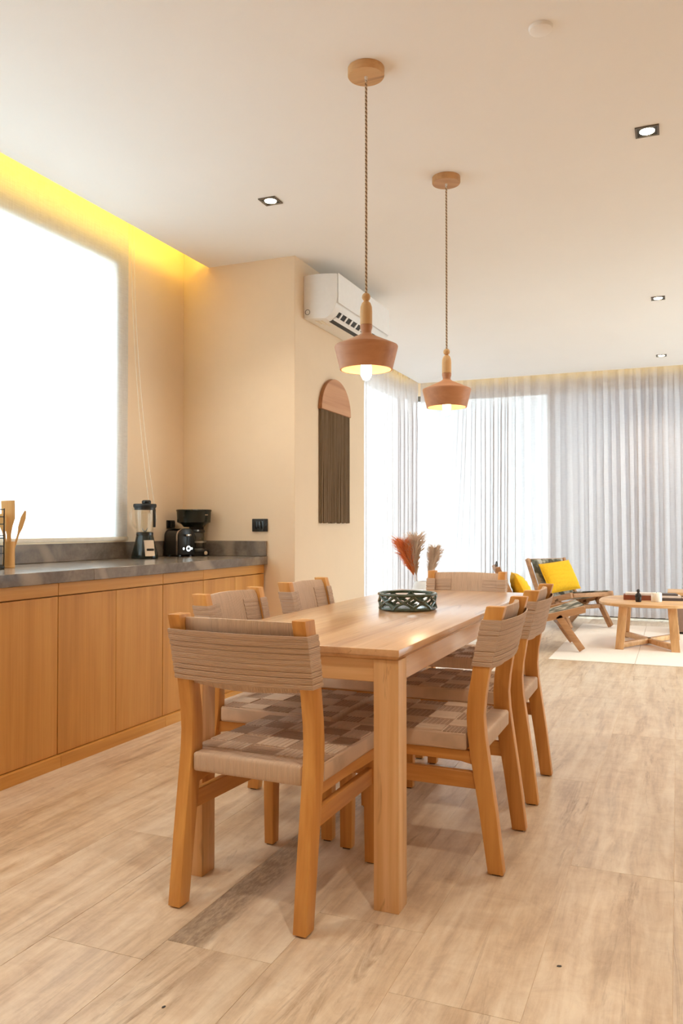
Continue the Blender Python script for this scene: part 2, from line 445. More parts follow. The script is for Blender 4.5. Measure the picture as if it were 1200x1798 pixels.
# walls
WY0, WY1, WZ0, WZ1 = 0.7, 4.232, 1.02, 2.80
bm = B(); xo = -3.48
box(bm, xo, XW, -2.6, WY0, 0, HT); box(bm, xo, XW, WY1, 5.0, 0, HT); box(bm, xo, XW, WY0, WY1, 0, WZ0); box(bm, xo, XW, WY0, WY1, WZ1, HT)
struct(obj('wall_left', bm, M['wall']))
bm = B(); box(bm, xo, XB, 5.0, 6.334, 0, HT, 0.004, 1); struct(obj('wall_inner', bm, M['wall']))
bm = B(); box(bm, xo, -3.36, 6.334, 10.6, 2.86, HT); struct(obj('wall_left', bm, M['wall']))
bm = B(); box(bm, -3.36, 3.15, 10.44, 10.6, 2.86, HT); box(bm, 2.6, 3.15, 10.44, 10.6, 0, 2.86); struct(obj('wall_far', bm, M['wall']))
bm = B(); box(bm, 3.0, 3.15, -2.6, 6.2, 0, HT); box(bm, 3.0, 3.15, 10.0, 10.44, 0, HT); box(bm, 3.0, 3.15, 6.2, 10.0, 2.7, HT); struct(obj('wall_right', bm, M['wall']))
bm = B(); box(bm, xo, 3.15, -2.75, -2.6, 0, HT)
struct(obj('wall_back', bm, M['wall']))

def glazing(name, axis, c, a0, a1, z0, z1, posts, w=0.06, d=0.06, sill=None):
    """axis 'x': the pane lies in a plane x=c and runs along y"""
    def bb(bm, s0, s1, q0, q1, dd, bev=0.003):
        if axis == 'x': box(bm, c - dd / 2, c + dd / 2, s0, s1, q0, q1, bev, 1)
        else: box(bm, s0, s1, c - dd / 2, c + dd / 2, q0, q1, bev, 1)
    bm = B(); bb(bm, a0, a0 + w, z0, z1, d); bb(bm, a1 - w, a1, z0, z1, d); bb(bm, a0 + w, a1 - w, z0, z0 + w, d); bb(bm, a0 + w, a1 - w, z1 - w, z1, d)
    f = struct(obj(name, bm, M['frame']))
    for p in posts:
        bm = B(); bb(bm, p - w * 0.6, p + w * 0.6, z0 + w, z1 - w, d); obj('mullion', bm, M['frame'], f)
    e = [a0 + w] + [x for p in posts for x in (p - w * 0.6, p + w * 0.6)] + [a1 - w]
    for i in range(0, len(e), 2):
        bm = B(); bb(bm, e[i], e[i + 1], z0 + w, z1 - w, 0.006, 0); obj('pane', bm, M['pane'], f)
    return f
win1 = glazing('window_1', 'x', -3.33, WY0, WY1, WZ0, WZ1, [2.4], 0.018, 0.03)
glazing('window_2', 'x', -3.42, 6.36, 10.40, 0.0, 2.86, [8.3], 0.05, 0.06)
glazing('window_3', 'y', 10.5, -3.36, 2.6, 0.0, 2.86, [-1.47, 0.60], 0.07, 0.07)
glazing('window_4', 'x', 3.08, 6.2, 10.0, 0.0, 2.7, [8.1], 0.06, 0.06)
bm = B(); box(bm, -14, 14, -16, 22, -0.35, -0.13); struct(obj('ground', bm, M['patio']))
bm = B(); box(bm, -1.87, 8, 13.2, 13.5, -0.13, 5.0, 0.02); box(bm, -1.92, 8.05, 13.15, 13.55, 5.0, 5.08, 0.01)  # wall added beyond the glass to dim the right part of the curtains
tag(obj('dimming_wall', bm, M['dimmingwall']), 'pale grey wall added outside to dim right part of the far curtains', 'wall')

# ================================================================== KITCHEN RUN
XC = -2.64   # door faces
units = [(0.48, 1.31), (1.31, 2.14), (2.14, 2.968), (2.968, 3.792), (3.792, 4.208), (4.208, 4.985)]
ulab = ['oak veneer base cabinet at far left end beyond the frame', 'oak veneer base cabinet left of the bamboo utensil holder, out of frame',
        'oak veneer base cabinet cut off by the left edge of the photo', 'oak veneer base cabinet with two doors, below the window blind',
        'narrow oak base cabinet with a single door, behind the near dining chair', 'oak base cabinet at the wall end of the worktop, below the toaster']
for i, (y0, y1) in enumerate(units):
    if i == 0: continue
    t = thing('base_cabinet', ulab[i], 'cabinet', ((XC + XW) / 2, (y0 + y1) / 2, 0), 0, 'oak veneer base cabinets')
    ox, oy = (XC + XW) / 2, (y0 + y1) / 2
    bm = B(); box(bm, XW + 0.005 - ox, XC - 0.024 - ox, y0 + 0.001 - oy, y1 - 0.001 - oy, 0.06, 0.842); obj('carcass', bm, M['cab'], t)
    bm = B(); box(bm, XW + 0.1 - ox, XC + 0.022 - ox, y0 + 0.0006 - oy, y1 - 0.0006 - oy, 0.0, 0.055, 0.001, 1); obj('plinth', bm, M['cab_y'], t)
    bm = B(); box(bm, XC - 0.03 - ox, XC + 0.001 - ox, y0 + 0.0008 - oy, y1 - 0.0008 - oy, 0.786, 0.844, 0.0015, 1); obj('top_rail', bm, M['cab_y'], t)
    n = 1 if y1 - y0 < 0.5 else 2
    sp = {2.968: 3.387, 4.208: 4.589}.get(y0, (y0 + y1) / 2)
    ed = [y0, y1] if n == 1 else [y0, sp, y1]
    for a, b in zip(ed[:-1], ed[1:]):
        ga = 0.0022 if a == y0 else 0.0010; gb = 0.0022 if b == y1 else 0.0010
        bm = B(); box(bm, XC - 0.022 - ox, XC - ox, a + ga - oy, b - gb - oy, 0.058, 0.781, 0.001, 1); obj('door', bm, M['cab'], t)
wt = thing('kitchen_worktop', 'grey-brown stone worktop with low upstand running under the window', 'worktop', (-2.97, 2.7, 0.845))
def W(name, x0, x1, y0, y1, z0, z1, bev=0.002):
    bm = B(); box(bm, x0 + 2.97, x1 + 2.97, y0 - 2.7, y1 - 2.7, z0 - 0.845, z1 - 0.845, bev, 1); return obj(name, bm, M['stone'], wt)
W('stone_slab', XW + 0.002, -2.618, 1.31, 2.15, 0.845, 0.90); W('stone_slab', XW + 0.002, -2.618, 2.1505, 3.19, 0.845, 0.90); W('stone_slab', XW + 0.002, -2.618, 3.1905, 4.997, 0.845, 0.90)
W('upstand', XW + 0.001, XW + 0.012, 1.31, 3.19, 0.901, 1.006); W('upstand', XW + 0.001, XW + 0.012, 3.1905, 4.997, 0.901, 1.006); W('upstand', XW + 0.0125, -2.622, 4.977, 4.997, 0.901, 1.006)

# roller blind
BY1 = 4.335
rb = thing('roller_blind', 'white translucent roller blind glowing over the kitchen window', 'blind', (-3.2955, 2.5, 3.10))
bm = B()
slab(bm, lambda u, v: (0.0, -1.95 + u * (BY1 - 0.55), 0.05 - v * 2.125), lambda u, v: (-0.0006, -1.95 + u * (BY1 - 0.55), 0.05 - v * 2.125), 1, 1)
bmesh.ops.delete(bm, geom=[f for f in bm.faces if f.calc_center_median().x < -0.0004 or abs(f.normal.x) < 0.5], context='FACES')
obj('blind_cloth', bm, M['blind'], rb)
bm = B(); tube(bm, [(0.023, -1.95, 0.058), (0.023, 1.80, 0.058)], 0.022, 16); obj('roller_tube', bm, M['white'], rb)
bm = B(); box(bm, -0.001, 0.012, -1.95, BY1 - 2.5, -2.085, -2.06, 0.003); obj('bottom_bar', bm, M['blindbar'], rb)
bm = B()
P0 = Vector((0.023, 1.845, 0.05))
a = [P0 + Vector((0.012, 0.0, 0)) + Vector((0.10 * u ** 2.2, 0.12 * u ** 2.0, -1.99 * u)) for u in [i / 24 for i in range(25)]]
b_ = [P0 + Vector((-0.012, 0.0, 0)) + Vector((0.10 * u ** 2.0 + 0.005 * u, 0.075 * u ** 2.0, -1.95 * u)) for u in [i / 24 for i in range(25)]]
tube(bm, a + [a[-1] + Vector((0.004, -0.01, -0.02))] + b_[::-1], 0.0019, 6)
obj('pull_chain', bm, M['blindbar'], rb)

# ================================================================== KITCHEN THINGS
ZC = 0.9005
# blender
t = thing('blender', 'black jug blender with clear jar on the worktop beside the toaster', 'blender', (-3.160, 4.338, ZC), 1.0)
bm = B(); lathe(bm, [(0, 0), (0.088, 0), (0.092, 0.01), (0.088, 0.03), (0.07, 0.09), (0.060, 0.135), (0.056, 0.15), (0, 0.15)], n=28)
for v in bm.verts: v.co.x *= 0.92
obj('motor_base', bm, M['blackgreen'], t)
bm = B(); slab(bm, lambda u, v: (-0.034 + 0.064 * u, -0.098 + 0.024 * v, 0.018 + 0.10 * v), lambda u, v: (-0.034 + 0.064 * u, -0.084 + 0.024 * v, 0.018 + 0.10 * v), 1, 1); pn = obj('control_panel', bm, M['chrome'], t)
bm = B(); box(bm, -0.02, 0.026, -0.095, -0.085, 0.052, 0.066, 0.002); obj('button_bar', bm, M['black'], pn)
bm = B(); lathe(bm, [(0.046, 0.15), (0.052, 0.17), (0.060, 0.24), (0.067, 0.33), (0.064, 0.33), (0.057, 0.24), (0.049, 0.172), (0.0, 0.168)], n=28); jar = obj('jar', bm, M['glass'], t)
bm = B(); lathe(bm, [(0.047, 0.148), (0.054, 0.15), (0.054, 0.166), (0.047, 0.17)], n=28, closed=True); obj('jar_collar', bm, M['black'], jar)
bm = B()
for k in range(4):
    an = k * PI / 2 + 0.4; tube(bm, [(0, 0, 0.172), (0.014 * math.cos(an), 0.014 * math.sin(an), 0.18), (0.026 * math.cos(an), 0.026 * math.sin(an), 0.195)], [0.005, 0.004, 0.002], 6)
obj('blade', bm, M['steel'], jar)
bm = B(); lathe(bm, [(0.0, 0.35), (0.070, 0.35), (0.073, 0.345), (0.073, 0.332), (0.066, 0.322), (0.066, 0.312), (0, 0.312)], n=28); lid = obj('lid', bm, M['matte_black'], t)
bm = B(); lathe(bm, [(0.0, 0.376), (0.024, 0.374), (0.03, 0.366), (0.028, 0.35), (0, 0.35)], c=(0.01, 0, 0), n=20); obj('cap', bm, M['black'], lid)
bm = B(); tube(bm, [(-0.062, 0, 0.32), (-0.088, 0, 0.315), (-0.098, 0, 0.29), (-0.092, 0, 0.25), (-0.08, 0, 0.215), (-0.056, 0, 0.195)], 0.008, 8); obj('handle', bm, M['glass'], t)
bm = B(); box(bm, 0.056, 0.07, -0.012, 0.012, 0.20, 0.318, 0.004); obj('jar_grip', bm, M['matte_black'], t)
# toaster
t = thing('toaster', 'black and chrome two-slice toaster between the blender and the coffee maker', 'toaster', (-3.178, 4.757, ZC), 1.24)
def arch(w, h, r=0.05, n=8):
    p = [(-w / 2, 0.012), (w / 2, 0.012)]
    p += [(w / 2 - r + r * math.cos(k * PI / 2 / n), h - r + r * math.sin(k * PI / 2 / n)) for k in range(n + 1)]
    p += [(-w / 2 + r + r * math.cos(PI / 2 + k * PI / 2 / n), h - r + r * math.sin(PI / 2 + k * PI / 2 / n)) for k in range(n + 1)]
    return p
bm = B(); prism(bm, arch(0.128, 0.188), 'y', -0.066, 0.068); obj('side_shell', bm, M['black'], t)
bm = B(); prism(bm, arch(0.1325, 0.1915, 0.052), 'y', -0.0655, -0.048, 0.003); obj('chrome_band', bm, M['chrome'], t)
bm = B(); prism(bm, arch(0.133, 0.192, 0.052), 'y', -0.085, -0.066, 0.004); f_ = obj('front_end', bm, M['black'], t)
bm = B(); prism(bm, arch(0.133, 0.192, 0.052), 'y', 0.068, 0.084, 0.004); obj('rear_end', bm, M['black'], t)
bm = B(); box(bm, -0.004, 0.004, -0.0865, -0.084, 0.05, 0.15); obj('lever_slot', bm, M['matte_black'], f_)
bm = B(); box(bm, -0.022, 0.022, -0.106, -0.087, 0.138, 0.154, 0.004); obj('lever', bm, M['chrome'], t)
bm = B(); tube(bm, [(0, -0.085, 0.055), (0, -0.102, 0.055)], 0.02, 20); kn = obj('browning_knob', bm, M['chrome'], t)
bm = B(); tube(bm, [(0, -0.102, 0.055), (0, -0.105, 0.055)], 0.009, 16); obj('knob_centre', bm, M['black'], kn)
for sx in (-0.034, 0.034):
    bm = B(); tube(bm, [(sx, -0.085, 0.055), (sx, -0.093, 0.055)], 0.009, 14); obj('button', bm, M['chrome'], t)
for sx in (-0.032, 0.032):
    bm = B(); box(bm, sx - 0.013, sx + 0.013, -0.055, 0.056, 0.1875, 0.1895); obj('slot', bm, M['matte_black'], t)
for sx in (-0.045, 0.045):
    for sy in (-0.055, 0.055):
        bm = B(); box(bm, sx - 0.01, sx + 0.01, sy - 0.01, sy + 0.01, 0, 0.0118, 0.002, 1); obj('foot', bm, M['black'], t)
# coffee maker
t = thing('coffee_maker', 'black drip coffee maker with glass carafe in the corner of the worktop', 'coffee maker', (-3.118, 4.886, ZC), 0.62)
bm = B(); lathe(bm, [(0, 0), (0.084, 0), (0.088, 0.006), (0.088, 0.035), (0.078, 0.046), (0, 0.046)], n=32); obj('base', bm, M['black'], t)
bm = B(); lathe(bm, [(0, 0.047), (0.062, 0.047), (0.062, 0.05), (0, 0.05)], n=28); obj('warming_plate', bm, M['steel'], t)
bm = B(); box(bm, -0.052, 0.05, 0.042, 0.074, 0.03, 0.30, 0.01); obj('column', bm, M['black'], t)
bm = B(); lathe(bm, [(0, 0.202), (0.058, 0.202), (0.072, 0.222), (0.094, 0.235), (0.098, 0.31), (0.102, 0.318), (0.098, 0.324), (0, 0.326)], n=36); 
for v in bm.verts: v.co.x = v.co.x * 1.22 - 0.022; v.co.y *= 0.92
hd = obj('brew_head', bm, M['blackgreen'], t)
bm = B(); box(bm, 0.05, 0.07, -0.078, -0.066, 0.283, 0.29); obj('badge', bm, M['chrome'], hd)
bm = B(); lathe(bm, [(0.056, 0.052), (0.064, 0.065), (0.064, 0.11), (0.052, 0.155), (0.048, 0.165), (0.045, 0.165), (0.049, 0.155), (0.061, 0.11), (0.061, 0.067), (0.0, 0.056)], n=28); cf = obj('carafe', bm, M['glass'], t)
bm = B(); lathe(bm, [(0.0, 0.185), (0.05, 0.183), (0.056, 0.172), (0.05, 0.163), (0, 0.163)], n=28); obj('carafe_lid', bm, M['black'], cf)
bm = B(); lathe(bm, [(0.0642, 0.092), (0.0665, 0.092), (0.0665, 0.104), (0.0642, 0.104)], n=28, closed=True); obj('carafe_band', bm, M['steel'], cf)
bm = B(); tube(bm, [(-0.05, -0.03, 0.168), (-0.078, -0.045, 0.16), (-0.086, -0.05, 0.12), (-0.066, -0.036, 0.085)], 0.009, 8); obj('carafe_handle', bm, M['black'], cf)
bm = B(); tube(bm, [(0.05, -0.07, 0.022), (0.056, -0.086, 0.022)], 0.013, 18); obj('power_knob', bm, M['chrome'], t)
# black wall socket behind the coffee maker
t = thing('wall_socket', 'small black socket on the left wall behind the toaster', 'socket', (XW + 0.001, 4.835, 1.122))
bm = B(); box(bm, 0, 0.012, -0.045, 0.045, -0.028, 0.028, 0.003); obj('cover_plate', bm, M['black'], t)
bm = B(); box(bm, 0.012, 0.030, -0.022, 0.022, -0.02, 0.02, 0.004); obj('plug', bm, M['matte_black'], t)
# utensils
UX, UY = -3.035, 3.065
t = thing('utensil_holder', 'tall bamboo tube holding kitchen tools on the worktop', 'holder', (UX, UY, ZC))
bm = B(); lathe(bm, [(0, 0), (0.027, 0), (0.0285, 0.006), (0.0275, 0.07), (0.0285, 0.13), (0.024, 0.13), (0.023, 0.006), (0, 0.006)], n=24); obj('bamboo_tube', bm, M['bamboo'], t)
bm = B(); lathe(bm, [(0.0284, 0.006), (0.0295, 0.008), (0.0284, 0.011)], n=24); obj('node_ring', bm, M['bamboo'], t)
def flat_tool(name, label, cat, outline, th, loc, rot, mat):
    bm = B(); prism(bm, outline, 'y', -th / 2, th / 2, 0.0012, 1)
    o = obj(name, bm, mat); o.location = loc; o.rotation_euler = rot; return tag(o, label, cat)
flat_tool('spatula', 'wide straight-edged bamboo spatula standing in the bamboo tube', 'utensil',
          [(-0.009, 0), (0.009, 0), (0.011, 0.16), (0.02, 0.20), (0.033, 0.235), (0.034, 0.325), (-0.034, 0.325), (-0.033, 0.235), (-0.02, 0.20), (-0.011, 0.16)], 0.006,
          (UX + 0.002, UY + 0.004, ZC + 0.007), (0.0, -0.035, 0.35), M['bamboo'])
flat_tool('wooden_spoon', 'bamboo spoon with rounded bowl in front of the spatula', 'utensil',
          [(-0.006, 0), (0.006, 0), (0.007, 0.17), (0.016, 0.20), (0.022, 0.225), (0.02, 0.25), (0.011, 0.262), (-0.011, 0.262), (-0.02, 0.25), (-0.022, 0.225), (-0.016, 0.20), (-0.007, 0.17)], 0.006,
          (UX + 0.006, UY - 0.009, ZC + 0.007), (0.02, -0.13, 0.35), M['bamboo'])
flat_tool('tasting_spoon', 'slim light wooden spoon seen edge-on leaning right out of the bamboo tube', 'utensil',
          [(-0.004, 0), (0.004, 0), (0.005, 0.17), (0.011, 0.20), (0.012, 0.25), (0.004, 0.285), (-0.004, 0.285), (-0.012, 0.25), (-0.011, 0.20), (-0.005, 0.17)], 0.008,
          (UX - 0.002, UY + 0.0, ZC + 0.007), (0.0, 0.27, 0.75), M['bamboo'])
# wire rack with glass bottles at the left edge of the picture
RX, RY = -3.038, 2.912
t = thing('wire_rack', 'black wire rack cut by the left edge of the photo', 'rack', (RX, RY, ZC))
bm = B()
w = 0.062
for sx in (-w, w):
    for sy in (-w, w): tube(bm, [(sx, sy, 0.0), (sx, sy, 0.29)], 0.003, 6)
for z in (0.02, 0.075, 0.11, 0.16, 0.215, 0.25, 0.285):
    tube(bm, [(-w, -w, z), (w, -w, z), (w, w, z), (-w, w, z)], 0.0022, 6, closed=True)
obj('wire_frame', bm, M['matte_black'], t)
bm = B(); box(bm, -w - 0.004, w + 0.004, -w - 0.004, w + 0.004, 0.0, 0.016, 0.004); obj('base_tray', bm, M['black'], t)
bm = B(); box(bm, -w, w, -w, w, 0.145, 0.151); obj('shelf', bm, M['black'], t)
for i, (sx, sy, z) in enumerate([(-0.03, 0, 0.0165), (0.031, 0.0, 0.0165), (-0.03, 0, 0.1515), (0.031, 0.0, 0.1515)]):
    b = thing('glass_jar', ['glass storage jar at the bottom left of the wire rack', 'glass storage jar at the bottom right of the wire rack',
                            'glass storage jar at the top left of the wire rack', 'glass storage jar with dark lid at the top right of the wire rack'][i], 'jar', (RX + sx, RY + sy, ZC + z), 0, 'jars in the wire rack')
    bm = B(); lathe(bm, [(0, 0), (0.026, 0), (0.028, 0.004), (0.028, 0.085), (0.022, 0.098), (0.019, 0.098), (0.025, 0.085), (0.025, 0.006), (0, 0.005)], n=20); obj('glass_body', bm, M['glass'], b)
    bm = B(); lathe(bm, [(0, 0.0985), (0.024, 0.0985), (0.024, 0.118), (0.021, 0.122), (0, 0.122)], n=20); obj('lid', bm, M['black'], b)
    bm = B(); lathe(bm, [(0, 0.0065), (0.0243, 0.0065), (0.0243, 0.06), (0, 0.063)], n=16); obj('contents', bm, M['wax'], b)

# ================================================================== WALL FITTINGS
t = thing('light_switch', 'black square light switch on the cream wall above the worktop end', 'switch', (-2.677, 4.999, 1.115))
bm = B(); box(bm, -0.060, 0.060, -0.011, 0.0, -0.044, 0.044, 0.003); obj('cover_plate', bm, M['matte_black'], t)
for i in range(3):
    bm = B(); x = -0.036 + 0.0245 * i; box(bm, x, x + 0.0235, -0.015, -0.011, -0.026, 0.026, 0.002); obj('rocker', bm, M['black'], t)
# air conditioner
AY0, AY1 = 5.14, 6.21
t = thing('air_conditioner', 'white split air conditioner high on the cream wall block', 'air conditioner', (XB + 0.001, (AY0 + AY1) / 2, 2.55))
hl = (AY1 - AY0) / 2
prof = [(0, 0.012), (0.165, 0.0), (0.20, 0.02), (0.232, 0.058), (0.248, 0.095), (0.256, 0.14), (0.256, 0.295), (0.25, 0.305), (0.10, 0.318), (0, 0.314)]
bm = B(); prism(bm, prof, 'y', -hl, hl, 0.004); obj('housing', bm, M['white'], t)
bm = B(); box(bm, 0.2575, 0.263, -hl + 0.004, hl - 0.004, 0.10, 0.308, 0.002, 1); obj('front_panel', bm, M['white'], t)
def ac_strip(name, p, q, y0, y1, lift, mat, par=t):
    d = Vector((q[0] - p[0], 0, q[1] - p[1])).normalized(); nrm = Vector((d.z, 0, -d.x)) * lift
    P = []
    for base in (0.0, 1.0):
        for (pt, y) in ((p, y0), (q, y0), (q, y1), (p, y1)): P.append((pt[0] + nrm.x * base, y, pt[1] + nrm.z * base))
    bm = B(); quadbox(bm, P); return obj(name, bm, mat, par)
ac_strip('air_outlet', (0.203, 0.021), (0.233, 0.057), -hl + 0.09, hl - 0.09, 0.002, M['vent'])
ac_strip('air_outlet', (0.155, -0.001), (0.195, 0.014), -hl + 0.09, hl - 0.09, 0.003, M['vent'])
lv = ac_strip('louvre', (0.187, 0.010), (0.208, 0.026), -hl + 0.085, hl - 0.085, 0.009, M['white'])
for k in range(9):
    y = -hl + 0.14 + k * (2 * hl - 0.28) / 8
    ac_strip('vane', (0.203, 0.020), (0.233, 0.056), y - 0.012, y + 0.012, 0.006, M['white'])
bm = B(); lathe(bm, [(0.016, 0), (0.019, 0.0), (0.019, 0.002), (0.016, 0.002)], n=20, closed=True); bm.transform(Matrix.Translation((0.03, -hl, 0.055)) @ Matrix.Rotation(PI / 2, 4, 'X')); obj('pipe_knockout', bm, M['vent'], t)
bm = B()
for k in range(3): box(bm, 0.06 + 0.022 * k, 0.072 + 0.022 * k, -hl + 0.06, -hl + 0.16 + 0.03 * k, 0.0035 - 0.0016 * k, 0.0085 - 0.0016 * k)
obj('rating_label', bm, M['blindbar'], t)
# wall hanging
HYC = 5.675
t = thing('wall_hanging', 'arched wooden wall hanging with long grey-brown cord fringe', 'wall hanging', (XB + 0.001, HYC, 1.965))
n = 28; R = 0.286
bm = B(); prism(bm, [(R * math.cos(PI * k / n), 0.255 * math.sin(PI * k / n)) for k in range(n + 1)], 'x', 0.0, 0.026, 0.0015, 1); ab = obj('arch_board', bm, M['archedge'], t)
bm = B(); prism(bm, [((R - 0.003) * math.cos(PI * k / n), 0.003 + 0.25 * math.sin(PI * k / n)) for k in range(n + 1)], 'x', 0.0262, 0.030, 0.0008, 1); obj('face_veneer', bm, M['archwood'], ab)
bm = B(); rnd = random.Random(3)
for row in range(2):
    for k in range(62):
        y = -0.272 + 0.544 * k / 61 + rnd.uniform(-0.003, 0.003); x = 0.008 + 0.009 * row; d = rnd.uniform(-0.010, 0.010)
        zl = -0.83 + rnd.uniform(-0.006, 0.006)
        tube(bm, [(x, y, 0.004), (x + 0.001, y + d * 0.3, zl * 0.4), (x, y + d, zl * 0.8), (x + 0.001, y + d * 0.9, zl)], 0.0052, 5)
fr = obj('fringe', bm, M['fringe'], t); fr['kind'] = 'stuff'

# ================================================================== CEILING FITTINGS
def pendant(label, x, y):
    t = thing('pendant_lamp', label, 'pendant lamp', (x, y, 0), 0, 'pendant lamps over the table')
    bm = B(); lathe(bm, [(0, H - 0.034), (0.072, H - 0.034), (0.0745, H - 0.030), (0.0745, H - 0.0005), (0, H - 0.0005)], n=40); ro = obj('ceiling_rose', bm, M['rosette'], t)
    bm = B(); lathe(bm, [(0, H - 0.055), (0.004, H - 0.055), (0.0065, H - 0.036), (0.0065, H - 0.034), (0, H - 0.034)], n=12); obj('cord_grip', bm, M['vase'], ro)
    for k, m in ((0, 'twist_a'), (1, 'twist_b')):
        bm = B(); N = 560; z1, z0 = H - 0.045, 2.045
        tube(bm, [(0.0026 * math.cos(i * 0.6 + PI * k), 0.0026 * math.sin(i * 0.6 + PI * k), z1 + (z0 - z1) * i / N) for i in range(N + 1)], 0.0027, 5)
        obj('twisted_cord', bm, M[m], t)
    bm = B(); lathe(bm, [(0, 2.049)] + [(0.0175 * math.sin(a * PI / 10), 2.031 + 0.0175 * math.cos(a * PI / 10)) for a in range(1, 10)] + [(0, 2.014)], n=20); obj('bead', bm, M['palewood'], t)
    bm = B(); lathe(bm, [(0, 2.014), (0.010, 2.014), (0.018, 2.006), (0.0235, 1.99), (0.0245, 1.97), (0.0245, 1.918), (0, 1.918)], n=24); obj('neck', bm, M['palewood'], t)
    bm = B()
    lathe(bm, [(0.0, 1.917), (0.0245, 1.917), (0.0245, 1.906), (0.0205, 1.892), (0.021, 1.884), (0.03, 1.876), (0.127, 1.832), (0.1285, 1.828), (0.1275, 1.823), (0.106, 1.736),
               (0.100, 1.736), (0.1205, 1.822), (0.118, 1.826), (0.028, 1.868), (0.0, 1.868)], n=48)
    obj('shade', bm, M['shade'], t)
    bm = B(); lathe(bm, [(0, 1.866), (0.017, 1.866), (0.017, 1.80), (0, 1.80)], n=16); obj('lamp_socket', bm, M['matte_black'], t)
    bm = B(); lathe(bm, [(0, 1.80), (0.012, 1.799), (0.014, 1.785), (0.020, 1.760), (0.0225, 1.735), (0.021, 1.712), (0.013, 1.697), (0, 1.692)], n=20); obj('bulb', bm, M['bulb'], t)
    return t
pa = pendant('turned wood pendant lamp on long twisted cord, nearer of the two over the table', -1.157, 3.06)
dup(pa, (-1.126, 4.185, 0), 0.6, 'turned wood pendant lamp on long twisted cord, farther one in front of the curtains')

def downlight(label, x, y):
    t = thing('downlight', label, 'downlight', (x, y, H), 0, 'recessed ceiling downlights')
    bm = B()
    s = 0.053; q = 0.044
    for (x0, x1, y0, y1) in ((-s, s, -s, -q), (-s, s, q, s), (-s, -q, -q, q), (q, s, -q, q)): box(bm, x0, x1, y0, y1, -0.006, -0.0005)
    obj('trim', bm, M['frame'], t)
    bm = B(); box(bm, -q, q, -q, q, -0.003, -0.0006); obj('gimbal_plate', bm, M['matte_black'], t)
    bm = B(); lathe(bm, [(0, -0.0055), (0.032, -0.005), (0.034, -0.003), (0, -0.003)], n=28); obj('lens', bm, M['lamp'], t)
    ld = bpy.data.lights.new('spot_lamp', 'SPOT'); ld.energy = DOWNLIGHT_W; ld.color = WARM; ld.spot_size = math.radians(125); ld.spot_blend = 0.7; ld.shadow_soft_size = 0.03
    lo = bpy.data.objects.new('spot_lamp', ld); COL.objects.link(lo); lo.parent = t; lo.location = (0, 0, -0.012)
    return t
d0 = downlight('square black downlight at the upper right of the ceiling, nearest', -0.118, 4.05)
for x, y, lab in [(-2.134, 4.10, 'square black downlight in the ceiling left of the pendant cords'),
                  (-0.132, 7.06, 'small downlight at the right above the lounge, second from the curtains'),
                  (-0.147, 9.44, 'small downlight closest to the far curtains'),
                  (-0.118, 1.35, 'downlight out of view above the camera on the right'), (-2.134, 1.35, 'downlight out of view above the camera near the kitchen'),
                  (1.85, 4.05, 'downlight out of view in the right part of the room, dining end'), (1.85, 7.06, 'downlight out of view in right part of the room, lounge end'),
                  (-0.118, -1.35, 'added downlight out of view at the rear wall on the right'), (-2.134, -1.35, 'added downlight out of view at rear wall near the kitchen'),  # rear pair added to brighten faces turned toward the camera
                  (1.85, 1.35, 'downlight out of view in the right part behind the camera')]:
    dup(d0, (x, y, H), 0, lab)
bm = B(); lathe(bm, [(0, -0.018), (0.03, -0.017), (0.042, -0.012), (0.045, -0.0005), (0, -0.0005)], n=28)
o = tag(obj('smoke_detector', bm, M['ceiling']), 'small round white detector disc on the ceiling at top right', 'detector'); o.location = (-0.458, 3.054, H)

# ================================================================== CURTAINS
def curtain(name, label, fn_pos, length, z0, z1, seed, period=0.185, shear=None):
    rnd = random.Random(seed)
    n = int(length / period * 26); nz = 22
    ph = [rnd.uniform(0, 6.28) for _ in range(6)]
    t = thing(name, label, 'curtain', fn_pos(0, 0, 0), 0, 'sheer linen curtains'); base = Vector(fn_pos(0, 0, 0))
    bm = B()
    def off(s, z):
        u = (z1 - z) / (z1 - z0); g = min(1, u * 5)
        ss = s + (shear(s, u) if shear else 0) + 0.02 * u * math.sin(1.7 * s + ph[3])
        k = 2 * PI / period
        top = 0.018 * math.sin(k * ss) * (1 - 0.6 * g)
        wob = 2.4 * math.sin(2.3 * ss + ph[1]) + 1.7 * math.sin(5.1 * ss + ph[2]) + 0.8 * math.sin(11.3 * ss + ph[0] + u)
        q = k * 1.75 * ss + wob
        am = 0.020 + 0.010 * math.sin(3.1 * ss + ph[4])
        d = top + g * am * (math.sin(q) + 0.3 * math.sin(2.1 * q + ph[5]))
        e = g * 0.55 * am * math.sin(2 * q + 0.6 + 0.5 * math.sin(ss * 7 + ph[0]))
        return d, e
    def P_(u, v):
        z = z0 + v * (z1 - z0); d, e = off(u * length, z)
        return Vector(fn_pos(min(length, max(0, u * length + e)), z, d)) - base
    grid(bm, P_, n, nz)
    obj('cloth', bm, M['curtain'], t, 80)
    bm = B()
    r0 = Vector(fn_pos(0.0, z1 + 0.015, 0)) - base; r1 = Vector(fn_pos(length, z1 + 0.015, 0)) - base
    tube(bm, [r0, r1], 0.012, 10); obj('track', bm, M['white'], t)
    bm = B()
    k = 0
    while k * period < length - 0.02:
        s = k * period + 0.02
        tube(bm, [Vector(fn_pos(s, z1 - 0.10, 0.022)) - base, Vector(fn_pos(s + 0.004, z1 - 0.02, 0.03)) - base, Vector(fn_pos(s, z1 + 0.005, 0.02)) - base], [0.004, 0.009, 0.004], 6)
        k += 1
    obj('pinch_pleats', bm, M['curtain'], t)
    return t
YC = 10.235; XL = -3.215
